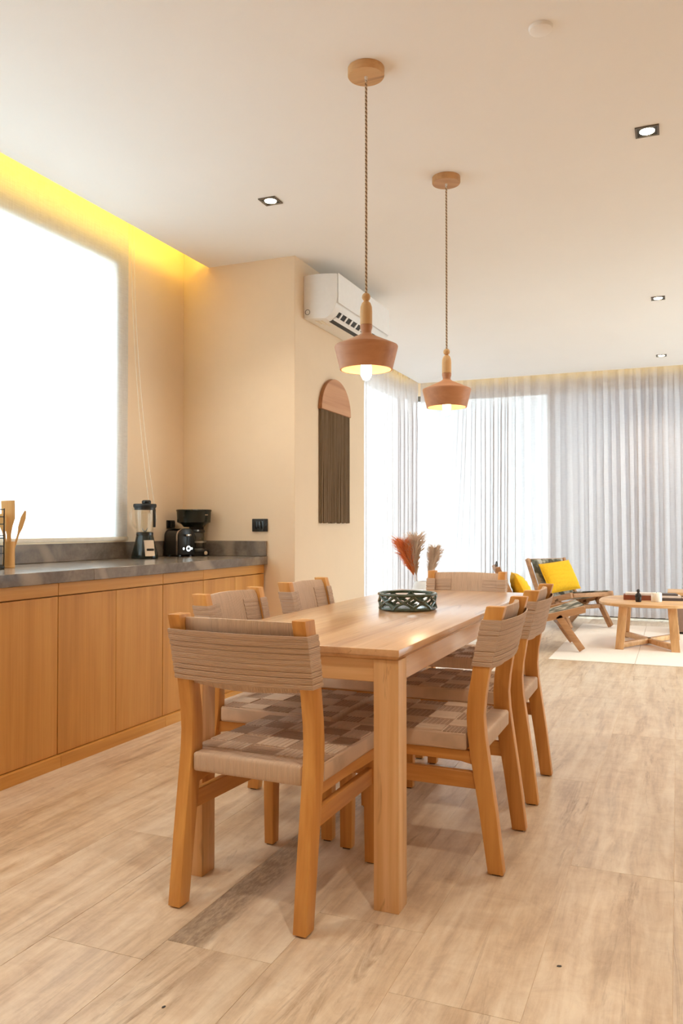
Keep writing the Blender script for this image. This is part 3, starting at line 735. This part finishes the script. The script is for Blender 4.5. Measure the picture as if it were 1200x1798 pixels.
curtain('curtain', 'sheer curtain on the left window behind the wall block', lambda s, z, d: (XL + d + 0.085 * max(0, min(1, (s - 3.25) / 0.5)) ** 2, 6.40 + s, z), 3.77, 0.035, 3.10, 1)
curtain('curtain', 'wide sheer curtain across the far window behind the lounge corner', lambda s, z, d: (-3.105 + s, YC - d, z), 5.9, 0.035, 3.10, 2,
        shear=lambda s, u: 0.34 * u ** 1.3 * max(0, 1 - s / 0.75))

# ================================================================== DINING TABLE
TX0, TX1, TY0, TY1 = -1.470, -0.735, 2.205, 4.40
tcx, tcy = (TX0 + TX1) / 2, (TY0 + TY1) / 2
t = thing('dining_table', 'long pale wooden dining table with square legs', 'table', (tcx, tcy, 0))
hx, hy = (TX1 - TX0) / 2, (TY1 - TY0) / 2
bm = B()
quadbox(bm, [(-hx + 0.012, -hy + 0.012, 0.719), (hx - 0.012, -hy + 0.012, 0.719), (hx - 0.012, hy - 0.012, 0.719), (-hx + 0.012, hy - 0.012, 0.719),
             (-hx, -hy, 0.730), (hx, -hy, 0.730), (hx, hy, 0.730), (-hx, hy, 0.730)])
bmesh.ops.delete(bm, geom=[f for f in bm.faces if f.normal.z > 0.9], context='FACES')
top = [v for v in bm.verts if v.co.z > 0.7295]
box(bm, -hx, hx, -hy, hy, 0.730, 0.75, 0.002)
obj('tabletop', bm, M['oak_y'], t)
LW = 0.076
for sx in (-1, 1):
    for sy in (-1, 1):
        x0 = sx * (hx - 0.004) - (LW if sx > 0 else 0); y0 = sy * (hy - 0.008) - (LW if sy > 0 else 0)
        bm = B(); box(bm, x0, x0 + LW, y0, y0 + LW, 0, 0.719, 0.002); obj('leg', bm, M['oak_z'], t)
for sx in (-1, 1):
    x0 = sx * (hx - 0.012) - (0.026 if sx > 0 else 0)
    bm = B(); box(bm, x0, x0 + 0.026, -hy + 0.008 + LW, hy - 0.008 - LW, 0.652, 0.7185, 0.0015, 1); obj('apron', bm, M['oak_y'], t)
for sy in (-1, 1):
    y0 = sy * (hy - 0.016) - (0.026 if sy > 0 else 0)
    bm = B(); box(bm, -hx + 0.004 + LW, hx - 0.004 - LW, y0, y0 + 0.026, 0.652, 0.7185, 0.0015, 1); obj('apron', bm, M['oak_x'], t)

# ================================================================== DINING CHAIRS
def make_chair(label, loc, rz):
    t = thing('dining_chair', label, 'chair', loc, rz, 'teak and cord dining chairs')
    # rear posts: (rear y, front y) by height, rear foot at y=-0.29
    R0 = -0.29
    pr = [(0.0, 0.0, 0.050), (0.20, 0.023, 0.078), (0.36, 0.046, 0.104), (0.44, 0.057, 0.115), (0.50, 0.061, 0.117), (0.56, 0.056, 0.112), (0.66, 0.040, 0.095), (0.76, 0.016, 0.074), (0.848, -0.008, 0.052)]
    out = [(R0 + a, z) for z, a, b in pr] + [(R0 + b, z) for z, a, b in pr[::-1]]
    out = [(p[0], p[1] + 0.004 if i in (0, len(out) - 1) else p[1]) for i, p in enumerate(out)]
    for s in (-1, 1):
        bm = B(); x0, x1 = (0.184, 0.225) if s > 0 else (-0.225, -0.184)
        prism(bm, out, 'x', x0, x1, 0.003)
        lg = obj('rear_leg', bm, M['teak'], t)
        bm = B(); box(bm, (x0 + x1) / 2 - 0.013, (x0 + x1) / 2 + 0.013, R0 + 0.012, R0 + 0.038, 0.0, 0.005); obj('glide', bm, M['glide'], lg)
    for s in (-1, 1):
        bm = B(); a, b = (0.168, 0.210) if s > 0 else (-0.210, -0.168)
        ti = 0.004
        quadbox(bm, [(a + ti, 0.232, 0.004), (b - ti, 0.232, 0.004), (b - ti, 0.274, 0.004), (a + ti, 0.274, 0.004), (a, 0.226, 0.40), (b, 0.226, 0.40), (b, 0.276, 0.40), (a, 0.276, 0.40)], 0.003)
        lg = obj('front_leg', bm, M['teak'], t)
        bm = B(); box(bm, (a + b) / 2 - 0.012, (a + b) / 2 + 0.012, 0.24, 0.266, 0.0, 0.005); obj('glide', bm, M['glide'], lg)
    # side rails under the seat and lower stretchers
    for s in (-1, 1):
        bm = B(); x = 0.198 * s
        yr = -0.20
        prism(bm, [(yr, 0.335), (yr + 0.05, 0.345), (0.0, 0.348), (0.228, 0.342), (0.228, 0.381), (yr, 0.381)], 'x', x - 0.011, x + 0.011, 0.002, 1); obj('side_rail', bm, M['teak_y'], t)
        bm = B(); quadbox(bm, [(0.204 * s - 0.011, -0.232, 0.262), (0.204 * s + 0.011, -0.232, 0.262), (0.190 * s + 0.011, 0.232, 0.262), (0.190 * s - 0.011, 0.232, 0.262),
                               (0.204 * s - 0.011, -0.226, 0.315), (0.204 * s + 0.011, -0.226, 0.315), (0.190 * s + 0.011, 0.232, 0.315), (0.190 * s - 0.011, 0.232, 0.315)], 0.002, 1); obj('stretcher', bm, M['teak_y'], t)
    # seat: cord-wrapped frame, with woven blocks on it
    bm = B()
    quadbox(bm, [(-0.222, -0.172, 0.382), (0.222, -0.172, 0.382), (0.214, 0.281, 0.382), (-0.214, 0.281, 0.382), (-0.222, -0.172, 0.438), (0.222, -0.172, 0.438), (0.214, 0.281, 0.438), (-0.214, 0.281, 0.438)], 0.009, 3)
    box(bm, -0.181, 0.181, -0.232, -0.165, 0.382, 0.438, 0.009, 3)
    seat = obj('seat', bm, M['cord_x'], t)
    xs = [-0.218, -0.145, -0.055, 0.055, 0.145, 0.218]; ys = [-0.168, -0.09, 0.005, 0.11, 0.20, 0.277]
    for i in range(5):
        for j in range(5):
            horiz = (i + j) % 2 == 0
            bm = B(); hgt = 0.4395 if horiz else 0.4425; g = 0.0018
            tp = 1 - 0.036 * (ys[j] + 0.168) / 0.456
            nr = 6     # grouped cords, each a shallow round rib
            x0, x1, y0, y1 = xs[i] * tp + g, xs[i + 1] * tp - g, ys[j] + g, ys[j + 1] - g
            for k in range(nr):
                if horiz:
                    a = y0 + (y1 - y0) * k / nr; b = y0 + (y1 - y0) * (k + 1) / nr
                    prism(bm, [(a + 0.0004, 0.434), (b - 0.0004, 0.434), (b - 0.001, hgt - 0.0012), ((a + b) / 2, hgt), (a + 0.001, hgt - 0.0012)], 'x', x0, x1)
                else:
                    a = x0 + (x1 - x0) * k / nr; b = x0 + (x1 - x0) * (k + 1) / nr
                    prism(bm, [(a + 0.0004, 0.434), (b - 0.0004, 0.434), (b - 0.001, hgt - 0.0012), ((a + b) / 2, hgt), (a + 0.001, hgt - 0.0012)], 'y', y0, y1)
            obj('weave_block', bm, M['cord_y'] if horiz else M['cord_x'], seat)
    # backrest
    def yrear(z):
        for (z0, a0, b0), (z1, a1, b1) in zip(pr[:-1], pr[1:]):
            if z0 <= z <= z1:
                f = (z - z0) / (z1 - z0); return R0 + a0 + (a1 - a0) * f, R0 + b0 + (b1 - b0) * f
        return R0 + pr[-1][1], R0 + pr[-1][2]
    def bulge(u): return 0.026 * math.sin(PI * u)
    def pan(side):
        def f(u, v):
            z = 0.640 + 0.198 * v - 0.008 * math.sin(PI * u) * (1 - v) + 0.004 * math.sin(PI * u) * v
            yr, yf = yrear(min(z, 0.848)); m = yr * 0.42 + yf * 0.58
            th = 0.012 if 0.001 < v < 0.999 else 0.006
            return (-0.183 + 0.366 * u, m - bulge(u) + side * th, z)
        return f
    bm = B(); slab(bm, pan(1), pan(-1), 16, 10); bk = obj('backrest', bm, M['cord_x'], t)
    # cords wound round both posts, in bundles
    rnd = random.Random(11)
    bm = B(); NB = 9; ZB0, ZB1 = 0.655, 0.806
    for k in range(NB):
        z0 = ZB0 + (ZB1 - ZB0) * k / NB; z1 = ZB0 + (ZB1 - ZB0) * (k + 1) / NB
        j = rnd.uniform(-0.0006, 0.0006); zc = (z0 + z1) / 2; ga = rnd.choice((0.0002, 0.0002, 0.0004, 0.0012))
        def loop(z, o):
            yr, yf = yrear(z); L = []
            for i in range(15):
                u = i / 14; L.append((-0.2285 - o + (0.457 + 2 * o) * u, yr - 0.0045 - o - 0.024 * math.sin(PI * u) ** 0.8 , z))
            L.append((0.2285 + o, yf + 0.003 + o, z))
            L.append((0.178, yf + 0.003 + o, z)); L.append((0.178, yf - 0.001, z))
            inner = []
            return L
        ra = [bm.verts.new(p) for p in loop(z0 + ga, j)]; rb = [bm.verts.new(p) for p in loop(zc, j + 0.0012)]; rc = [bm.verts.new(p) for p in loop(z1 - ga, j)]
        # mirror the front lap on the left post
        def lap(z, o):
            yr, yf = yrear(z); return [(-0.178, yf - 0.001, z), (-0.178, yf + 0.003 + o, z), (-0.2285 - o, yf + 0.003 + o, z)]
        la = [bm.verts.new(p) for p in lap(z0 + ga, j)] + ra; lb = [bm.verts.new(p) for p in lap(zc, j + 0.0012)] + rb; lc = [bm.verts.new(p) for p in lap(z1 - ga, j)] + rc
        for P_, Q_ in ((la, lb), (lb, lc)):
            for i in range(len(P_) - 1): bm.faces.new([P_[i], P_[i + 1], Q_[i + 1], Q_[i]])
        # close top and bottom of each bundle so no light leaks between layers
        def inn(z):
            yr, yf = yrear(z); return [(-0.178, yf - 0.001, z), (-0.183, yf, z), (-0.2255, yf, z)] + [(-0.2255 + 0.451 * i / 14, yr - 0.001 - 0.024 * math.sin(PI * i / 14) ** 0.8, z) for i in range(15)] + [(0.2255, yf, z), (0.183, yf, z), (0.178, yf - 0.001, z)]
        for ring, z in ((la, z0 + ga), (lc, z1 - ga)):
            iv = [bm.verts.new(p) for p in inn(z)]
            for i in range(len(ring) - 1): bm.faces.new([ring[i], ring[i + 1], iv[i + 1], iv[i]])
    obj('cord_wrap', bm, M['cord_z'], t, 25)
    # front side: horizontal cords only at the two ends of the panel
    for s in (-1, 1):
        bm = B()
        for k in range(NB):
            z0 = ZB0 + (ZB1 - ZB0) * k / NB + 0.0004; z1 = ZB0 + (ZB1 - ZB0) * (k + 1) / NB - 0.0004
            def fr_(off):
                def f(u, v):
                    x = s * (0.176 - 0.085 * u); z = z0 + (z1 - z0) * v; yr, yf = yrear(z); m = yr * 0.42 + yf * 0.58
                    return (x, m - bulge((x + 0.183) / 0.366) + 0.012 + off * (1 if 0.1 < v < 0.9 else 0.5), z)
                return f
            slab(bm, fr_(0.004), fr_(-0.001), 4, 2)
        obj('end_cords', bm, M['cord_z'], bk)
    return t
chA = make_chair('teak and cord dining chair at the near end of the table, back to the viewer', (-1.137, 2.284, 0), -0.04)
dup(chA, (-0.803, 2.797, 0), PI / 2, 'teak and cord dining chair nearest on the right side of the table, foremost of two')
dup(chA, (-0.808, 3.500, 0), PI / 2 + 0.01, 'teak and cord dining chair farther on the right side of the table, beside the lounge')
dup(chA, (-1.395, 2.840, 0), -PI / 2 - 0.015, 'teak and cord dining chair on the cabinet side of the table, nearer to the viewer')
dup(chA, (-1.398, 3.555, 0), -PI / 2, 'teak and cord dining chair on the cabinet side of the table, farther from viewer')
dup(chA, (-1.120, 4.335, 0), PI, 'teak and cord dining chair at the far head of the table facing the viewer')

# bowl on the table
t = thing('lattice_bowl', 'dark green ceramic bowl with pierced lattice wall on the dining table', 'bowl', (-1.070, 3.325, 0.7505))
RB = 0.118
bm = B(); lathe(bm, [(RB + 0.006 * math.cos(a), 0.007 + 0.007 * math.sin(a)) for a in [k * PI / 5 for k in range(10)]], n=56, closed=True)
lathe(bm, [(0, 0.002), (RB, 0.002), (RB, 0.008), (0, 0.008)], n=56); obj('base_ring', bm, M['ceramic'], t)
bm = B(); lathe(bm, [(RB + 0.003 + 0.0065 * math.cos(a), 0.066 + 0.0065 * math.sin(a)) for a in [k * PI / 5 for k in range(10)]], n=56, closed=True); obj('rim', bm, M['ceramic'], t)
bm = B(); NL = 9
for k in range(NL):
    for s in (-1, 1):
        pts = []
        for i in range(7):
            u = i / 6; an = 2 * PI * (k + s * 0.5 * math.sin((u - 0.5) * PI) * 0.96) / NL
            rr = RB + 0.001
            pts.append((rr * math.cos(an), rr * math.sin(an), 0.008 + 0.056 * u))
        tube(bm, pts, [0.0095, 0.0070, 0.0056, 0.0075, 0.0056, 0.0070, 0.0095], 7)
obj('lattice', bm, M['ceramic'], t)

# ================================================================== LOUNGE CORNER
bm = B(); box(bm, -1.005, -0.325, 6.95, 9.65, 0.0003, 0.0045, 0.0015, 1); rg = thing('rug', 'pale cream flat rug under the round-cornered coffee table', 'rug', (0, 0, 0))
obj('rug_strip', bm, M['rug'], rg)
bm = B(); box(bm, -0.322, 2.3, 6.95, 9.65, 0.0003, 0.0045, 0.0015, 1); obj('rug_strip', bm, M['rug'], rg)
ZR = 0.0047
def superell(a, b, e, n=56):
    P = []
    for k in range(n):
        th = 2 * PI * k / n; c, s = math.cos(th), math.sin(th)
        P.append((a * math.copysign(abs(c) ** (2 / e), c), b * math.copysign(abs(s) ** (2 / e), s)))
    return P
t = thing('coffee_table', 'low wooden coffee table with rounded top and crossed foot rails on the rug', 'table', (-0.255, 8.18, ZR))
bm = B(); prism(bm, superell(0.44, 0.54, 2.7), 'z', 0.385, 0.412, 0.005); obj('tabletop', bm, M['oak_x'], t)
for sx in (-1, 1):
    for sy in (-1, 1):
        bx, by, txx, tyy = sx * 0.235, sy * 0.43, sx * 0.205, sy * 0.36; w = 0.036
        bm = B(); quadbox(bm, [(bx - w, by - w, 0), (bx + w, by - w, 0), (bx + w, by + w, 0), (bx - w, by + w, 0), (txx - w, tyy - w, 0.384), (txx + w, tyy - w, 0.384), (txx + w, tyy + w, 0.384), (txx - w, tyy + w, 0.384)], 0.003); obj('leg', bm, M['oak_z'], t)
for s in (-1, 1):
    a = Vector((-0.215, -0.40 * s, 0)); b = Vector((0.215, 0.40 * s, 0)); d = (b - a).normalized(); q = Vector((-d.y, d.x, 0)) * 0.022
    z0, z1 = (0.012, 0.058)
    bm = B(); quadbox(bm, [a - q + Vector((0, 0, z0)), b - q + Vector((0, 0, z0)), b + q + Vector((0, 0, z0)), a + q + Vector((0, 0, z0)), a - q + Vector((0, 0, z1)), b - q + Vector((0, 0, z1)), b + q + Vector((0, 0, z1)), a + q + Vector((0, 0, z1))], 0.002); obj('foot_rail', bm, M['oak_x'], t)
ZT = ZR + 0.4125
def book(label, x, y, z, w, d, h, rz, cov):
    t = thing('book', label, 'book', (x, y, z), rz, 'books on the coffee table')
    bm = B(); box(bm, -w / 2, w / 2, -d / 2, d / 2, 0, 0.003); box(bm, -w / 2, w / 2, -d / 2, d / 2, h - 0.003, h); box(bm, -w / 2, w / 2, -d / 2, -d / 2 + 0.003, 0.003, h - 0.003); obj('cover', bm, cov, t)
    bm = B(); box(bm, -w / 2 + 0.004, w / 2 - 0.004, -d / 2 + 0.0031, d / 2 - 0.005, 0.0031, h - 0.0031); obj('pages', bm, M['paper'], t)
book('thick red-brown book at bottom of the left pile on the coffee table', -0.345, 8.22, ZT, 0.27, 0.20, 0.045, 0.05, M['book_r'])
book('pale thin book on top of the red-brown book', -0.335, 8.22, ZT + 0.0455, 0.25, 0.18, 0.018, 0.02, M['book_p'])
book('dark flat book at bottom of the right pile on the coffee table', -0.085, 8.24, ZT, 0.24, 0.18, 0.026, 0.12, M['book_d'])
book('pale book in the middle of the right pile', -0.090, 8.24, ZT + 0.0265, 0.22, 0.17, 0.020, 0.10, M['book_p'])
book('slim dark book on top of right pile', -0.105, 8.24, ZT + 0.047, 0.19, 0.15, 0.014, 0.16, M['book_d'])
t = thing('candle', 'white pillar candle on the coffee table in front of the books', 'candle', (-0.182, 8.02, ZT))
bm = B(); lathe(bm, [(0, 0), (0.044, 0), (0.047, 0.004), (0.047, 0.078), (0.043, 0.083), (0, 0.079)], n=28); obj('wax', bm, M['wax'], t)
bm = B(); tube(bm, [(0, 0, 0.079), (0.001, 0, 0.09)], 0.0015, 6); obj('wick', bm, M['figure'], t)
t = thing('figurine', 'small dark seated figurine on the coffee table before the books', 'figurine', (-0.335, 7.93, ZT))
bm = B(); lathe(bm, [(0, 0), (0.022, 0), (0.026, 0.01), (0.027, 0.035), (0.021, 0.06), (0.016, 0.078), (0.010, 0.088), (0, 0.09)], n=20); obj('body', bm, M['figure'], t)
bm = B(); lathe(bm, [(0, 0.084)] + [(0.0155 * math.sin(a * PI / 8), 0.101 - 0.0165 * math.cos(a * PI / 8)) for a in range(1, 8)] + [(0, 0.118)], n=16); obj('head', bm, M['figure'], t)
bm = B(); tube(bm, [(0.016, -0.01, 0.07), (0.026, -0.02, 0.05), (0.012, -0.03, 0.042)], [0.007, 0.006, 0.005], 7); tube(bm, [(-0.016, -0.01, 0.07), (-0.026, -0.02, 0.05), (-0.012, -0.03, 0.042)], [0.007, 0.006, 0.005], 7); obj('arms', bm, M['figure'], t)
# taupe bench with a wooden top at the right edge
t = thing('bench', 'taupe upholstered bench with wooden top, cut by the right edge', 'bench', (0.45, 9.3, ZR))
bm = B(); box(bm, -0.53, 0.55, -0.25, 0.25, 0.02, 0.395, 0.012); obj('upholstered_body', bm, M['taupe'], t)
bm = B(); box(bm, -0.55, 0.57, -0.27, 0.27, 0.3955, 0.425, 0.004); obj('wooden_top', bm, M['oak_x'], t)
bm = B(); box(bm, -0.50, 0.52, -0.22, 0.22, 0.0, 0.02); obj('plinth', bm, M['gap'], t)

# lounge chairs (face +x)
def bar(name, a, b, w, h, mat, par, bev=0.003):
    """square bar from a to b; w across y, h in the x-z plane"""
    a, b = Vector(a), Vector(b); d = (b - a).normalized(); q = Vector((0, 1, 0)) * w / 2; n = d.cross(Vector((0, 1, 0))).normalized() * h / 2
    bm = B(); quadbox(bm, [a - q - n, a + q - n, a + q + n, a - q + n, b - q - n, b + q - n, b + q + n, b - q + n], bev); return obj(name, bm, mat, par)
def lounge(label, loc, rz):
    t = thing('lounge_chair', label, 'lounge chair', loc, rz, 'low teak lounge chairs')
    for s in (-1, 1):
        y = 0.285 * s
        bar('seat_rail', (-0.30, y, 0.215), (0.36, y, 0.375), 0.035, 0.060, M['lounge'], t)
        bar('front_leg', (0.13, y, 0.315), (0.336, y, 0.018), 0.035, 0.058, M['lounge'], t)
        bar('rear_leg', (-0.02, y, 0.27), (-0.30, y, 0.012), 0.035, 0.055, M['lounge'], t)
        bar('back_post', (-0.13, y * 0.93, 0.20), (-0.395, y * 0.93, 0.735), 0.032, 0.046, M['lounge'], t)
    for (x, z, n_) in ((0.352, 0.372, 'front_rail'), (-0.27, 0.215, 'rear_rail'), (0.18, 0.225, 'leg_rail')):
        bm = B(); box(bm, x - 0.02, x + 0.02, -0.27, 0.27, z - 0.022, z + 0.022, 0.004); obj(n_, bm, M['lounge'], t)
    bm = B(); box(bm, -0.41, -0.375, -0.25, 0.25, 0.695, 0.735, 0.006); obj('top_rail', bm, M['lounge'], t)
    ns = 9
    for k in range(ns):
        y0 = -0.255 + 0.51 * k / ns + 0.002; y1 = -0.255 + 0.51 * (k + 1) / ns - 0.002
        bm = B(); slab(bm, lambda u, v: (-0.24 + 0.60 * u, y0 + (y1 - y0) * v, 0.268 + 0.145 * u - 0.030 * math.sin(PI * u)), lambda u, v: (-0.24 + 0.60 * u, y0 + (y1 - y0) * v, 0.264 + 0.145 * u - 0.030 * math.sin(PI * u)), 8, 1); obj('seat_strap', bm, M['camo'], t)
        z0, z1 = y0, y1
        yy0, yy1 = y0 * 0.9, y1 * 0.9
        bm = B(); slab(bm, lambda u, v: (-0.155 - 0.215 * u - 0.012 * math.sin(PI * u), yy0 + (yy1 - yy0) * v, 0.30 + 0.43 * u), lambda u, v: (-0.160 - 0.215 * u - 0.012 * math.sin(PI * u), yy0 + (yy1 - yy0) * v, 0.298 + 0.43 * u), 6, 1); obj('back_strap', bm, M['camo'], t)
    return t
nl = lounge('low teak lounge chair nearer to the dining table, mostly behind dining chairs', (-1.18, 7.62, ZR), math.atan2(0.258, 0.966))
dup(nl, (-1.12, 9.356, ZR), math.radians(-41.3), 'low teak lounge chair with webbing, farther one facing the coffee table')
# leather loop on the near lounge chair's top rail
bm = B(); tube(bm, [(0.030 * math.cos(a), 0, 0.030 * math.sin(a)) for a in [2 * PI * k / 20 for k in range(20)]], 0.005, 6, closed=True)
o = obj('hanging_loop', bm, M['matte_black'], nl); o.location = (-0.392, -0.10, 0.752); o.rotation_euler = (0, 0, PI / 2 - 0.26)

def cushion(label, loc, rot, w=0.46, h=0.36, th=0.15):
    bm = B()
    def f(sgn):
        def g(u, v):
            a, b = 2 * u - 1, 2 * v - 1
            p = max(0, (1 - abs(a) ** 2.6)) ** 0.55 * max(0, (1 - abs(b) ** 2.6)) ** 0.55
            pin = 1 - 0.05 * (1 - abs(a * b)) 
            wr = 0.004 * math.sin(22 * b + 3 * a) * p
            return (sgn * (th / 2 * p + 0.002) + wr, a * w / 2 * pin, b * h / 2 * pin)
        return g
    slab(bm, f(1), f(-1), 20, 20)
    o = tag(obj('cushion', bm, M['mustard'], None, 60), label, 'cushion', 'mustard yellow cushions'); o.location = loc; o.rotation_euler = rot
    bm = B(); tube(bm, [(0, w / 2 * 0.975 * x, h / 2 * 0.975 * z) for x, z in ((-1, -1), (0, -0.99), (1, -1), (0.99, 0), (1, 1), (0, 0.99), (-1, 1), (-0.99, 0))], 0.004, 6, closed=True); obj('seam', bm, M['mustard'], o)
    return o
d = Vector((0.75, -0.66, 0)); c = Vector((-1.12, 9.356, 0))
p = c - d * 0.16
cushion('mustard yellow cushion leaning in the farther lounge chair', (p.x + 0.005, p.y, 0.545), (0.10, -0.47, math.radians(-41.3)))
d2 = Vector((0.966, 0.258, 0)); c2 = Vector((-1.165, 7.60, 0)); p2 = c2 - d2 * 0.16
cushion('mustard yellow cushion in the nearer lounge chair, half hidden by dining chairs', (p2.x, p2.y, 0.505), (0.0, -0.47, math.atan2(0.258, 0.966)), 0.48, 0.38)

# floor vase with pampas plumes
VX, VY = -2.66, 8.8
t = thing('vase', 'white ceramic floor vase behind the far head of the dining table', 'vase', (VX, VY, 0))
bm = B(); lathe(bm, [(0, 0), (0.075, 0), (0.08, 0.01), (0.115, 0.15), (0.12, 0.30), (0.108, 0.42), (0.085, 0.475), (0.07, 0.49), (0.064, 0.488), (0.078, 0.47), (0.10, 0.41), (0.11, 0.30), (0, 0.28)], n=36); obj('vessel', bm, M['vase'], t)
bm = B(); lathe(bm, [(0.066, 0.486), (0.072, 0.488), (0.072, 0.496), (0.066, 0.496)], n=36, closed=True); obj('lip', bm, M['vase'], t)
def plume(label, base, tip, bend, wid, mat, seed, n=650):
    rnd = random.Random(seed); base, tip = Vector(base), Vector(tip); bend = Vector(bend)
    root = thing('pampas_stem', label, 'pampas grass', base, 0)
    def at(u): return (base.lerp(tip, u) + bend * math.sin(PI * u * 0.9)) - base
    bm = B(); tube(bm, [at(i / 12) for i in range(13)], [0.004 - 0.0025 * i / 12 for i in range(13)], 6); obj('stem', bm, M['cream'], root)
    bm = B()
    for _ in range(n):
        u = rnd.uniform(0.42, 1.0); p = at(u); a = rnd.uniform(0, 2 * PI); L = wid * (0.45 + 0.9 * math.sin(PI * min(1, (u - 0.38) / 0.66))) * rnd.uniform(0.5, 1.1)
        dr = (at(min(1, u + 0.05)) - at(u - 0.05)).normalized()
        o_ = Vector((math.cos(a), math.sin(a), rnd.uniform(-0.2, 0.3)))
        q = p + dr * L * 1.1 + o_ * L * 0.55; r_ = q + dr * L * 0.4 + o_ * L * 0.4 + Vector((0, 0, -0.1 * L))
        tube(bm, [p, q, r_], [0.003, 0.003, 0.001], 3, caps=False)
    f = obj('plume', bm, mat, root); f['kind'] = 'stuff'
plume('orange pampas plume leaning left in the white vase', (VX - 0.01, VY, 0.29), (VX - 0.20, VY + 0.02, 0.86), (-0.01, 0, 0.03), 0.12, M['orange'], 1)
plume('cream pampas plume standing tall behind the orange plume', (VX, VY + 0.02, 0.29), (VX - 0.07, VY + 0.05, 0.93), (-0.05, 0, 0), 0.12, M['cream'], 2)
plume('cream pampas plume at the right of the white vase', (VX + 0.02, VY, 0.29), (VX + 0.13, VY + 0.02, 0.82), (0.02, 0, 0.02), 0.085, M['cream'], 3)

# two dry leaf crumbs on the floor
def crumb(label, x, y, s, rz):
    bm = B(); n = 10
    top = [(s * math.cos(2 * PI * k / n) * (1 + 0.25 * math.sin(3 * k)), 0.6 * s * math.sin(2 * PI * k / n), 0.0012 + 0.0012 * math.sin(2.3 * k)) for k in range(n)]
    a = [bm.verts.new(p) for p in top]; b = [bm.verts.new((p[0] * 0.9, p[1] * 0.9, 0.0003)) for p in top]
    bm.faces.new(a); bm.faces.new(b[::-1])
    for k in range(n): bm.faces.new([a[k], b[k], b[(k + 1) % n], a[(k + 1) % n]])
    o = tag(obj('leaf_crumb', bm, M['figure']), label, 'leaf'); o.location = (x, y, 0); o.rotation_euler = (0, 0, rz)
crumb('dark dry leaf crumb on the floor at the lower right', -0.282, 2.110, 0.006, 0.4)
crumb('dark dry leaf crumb on the floor at the lower left, near bottom edge', -1.097, 1.585, 0.005, 1.2)
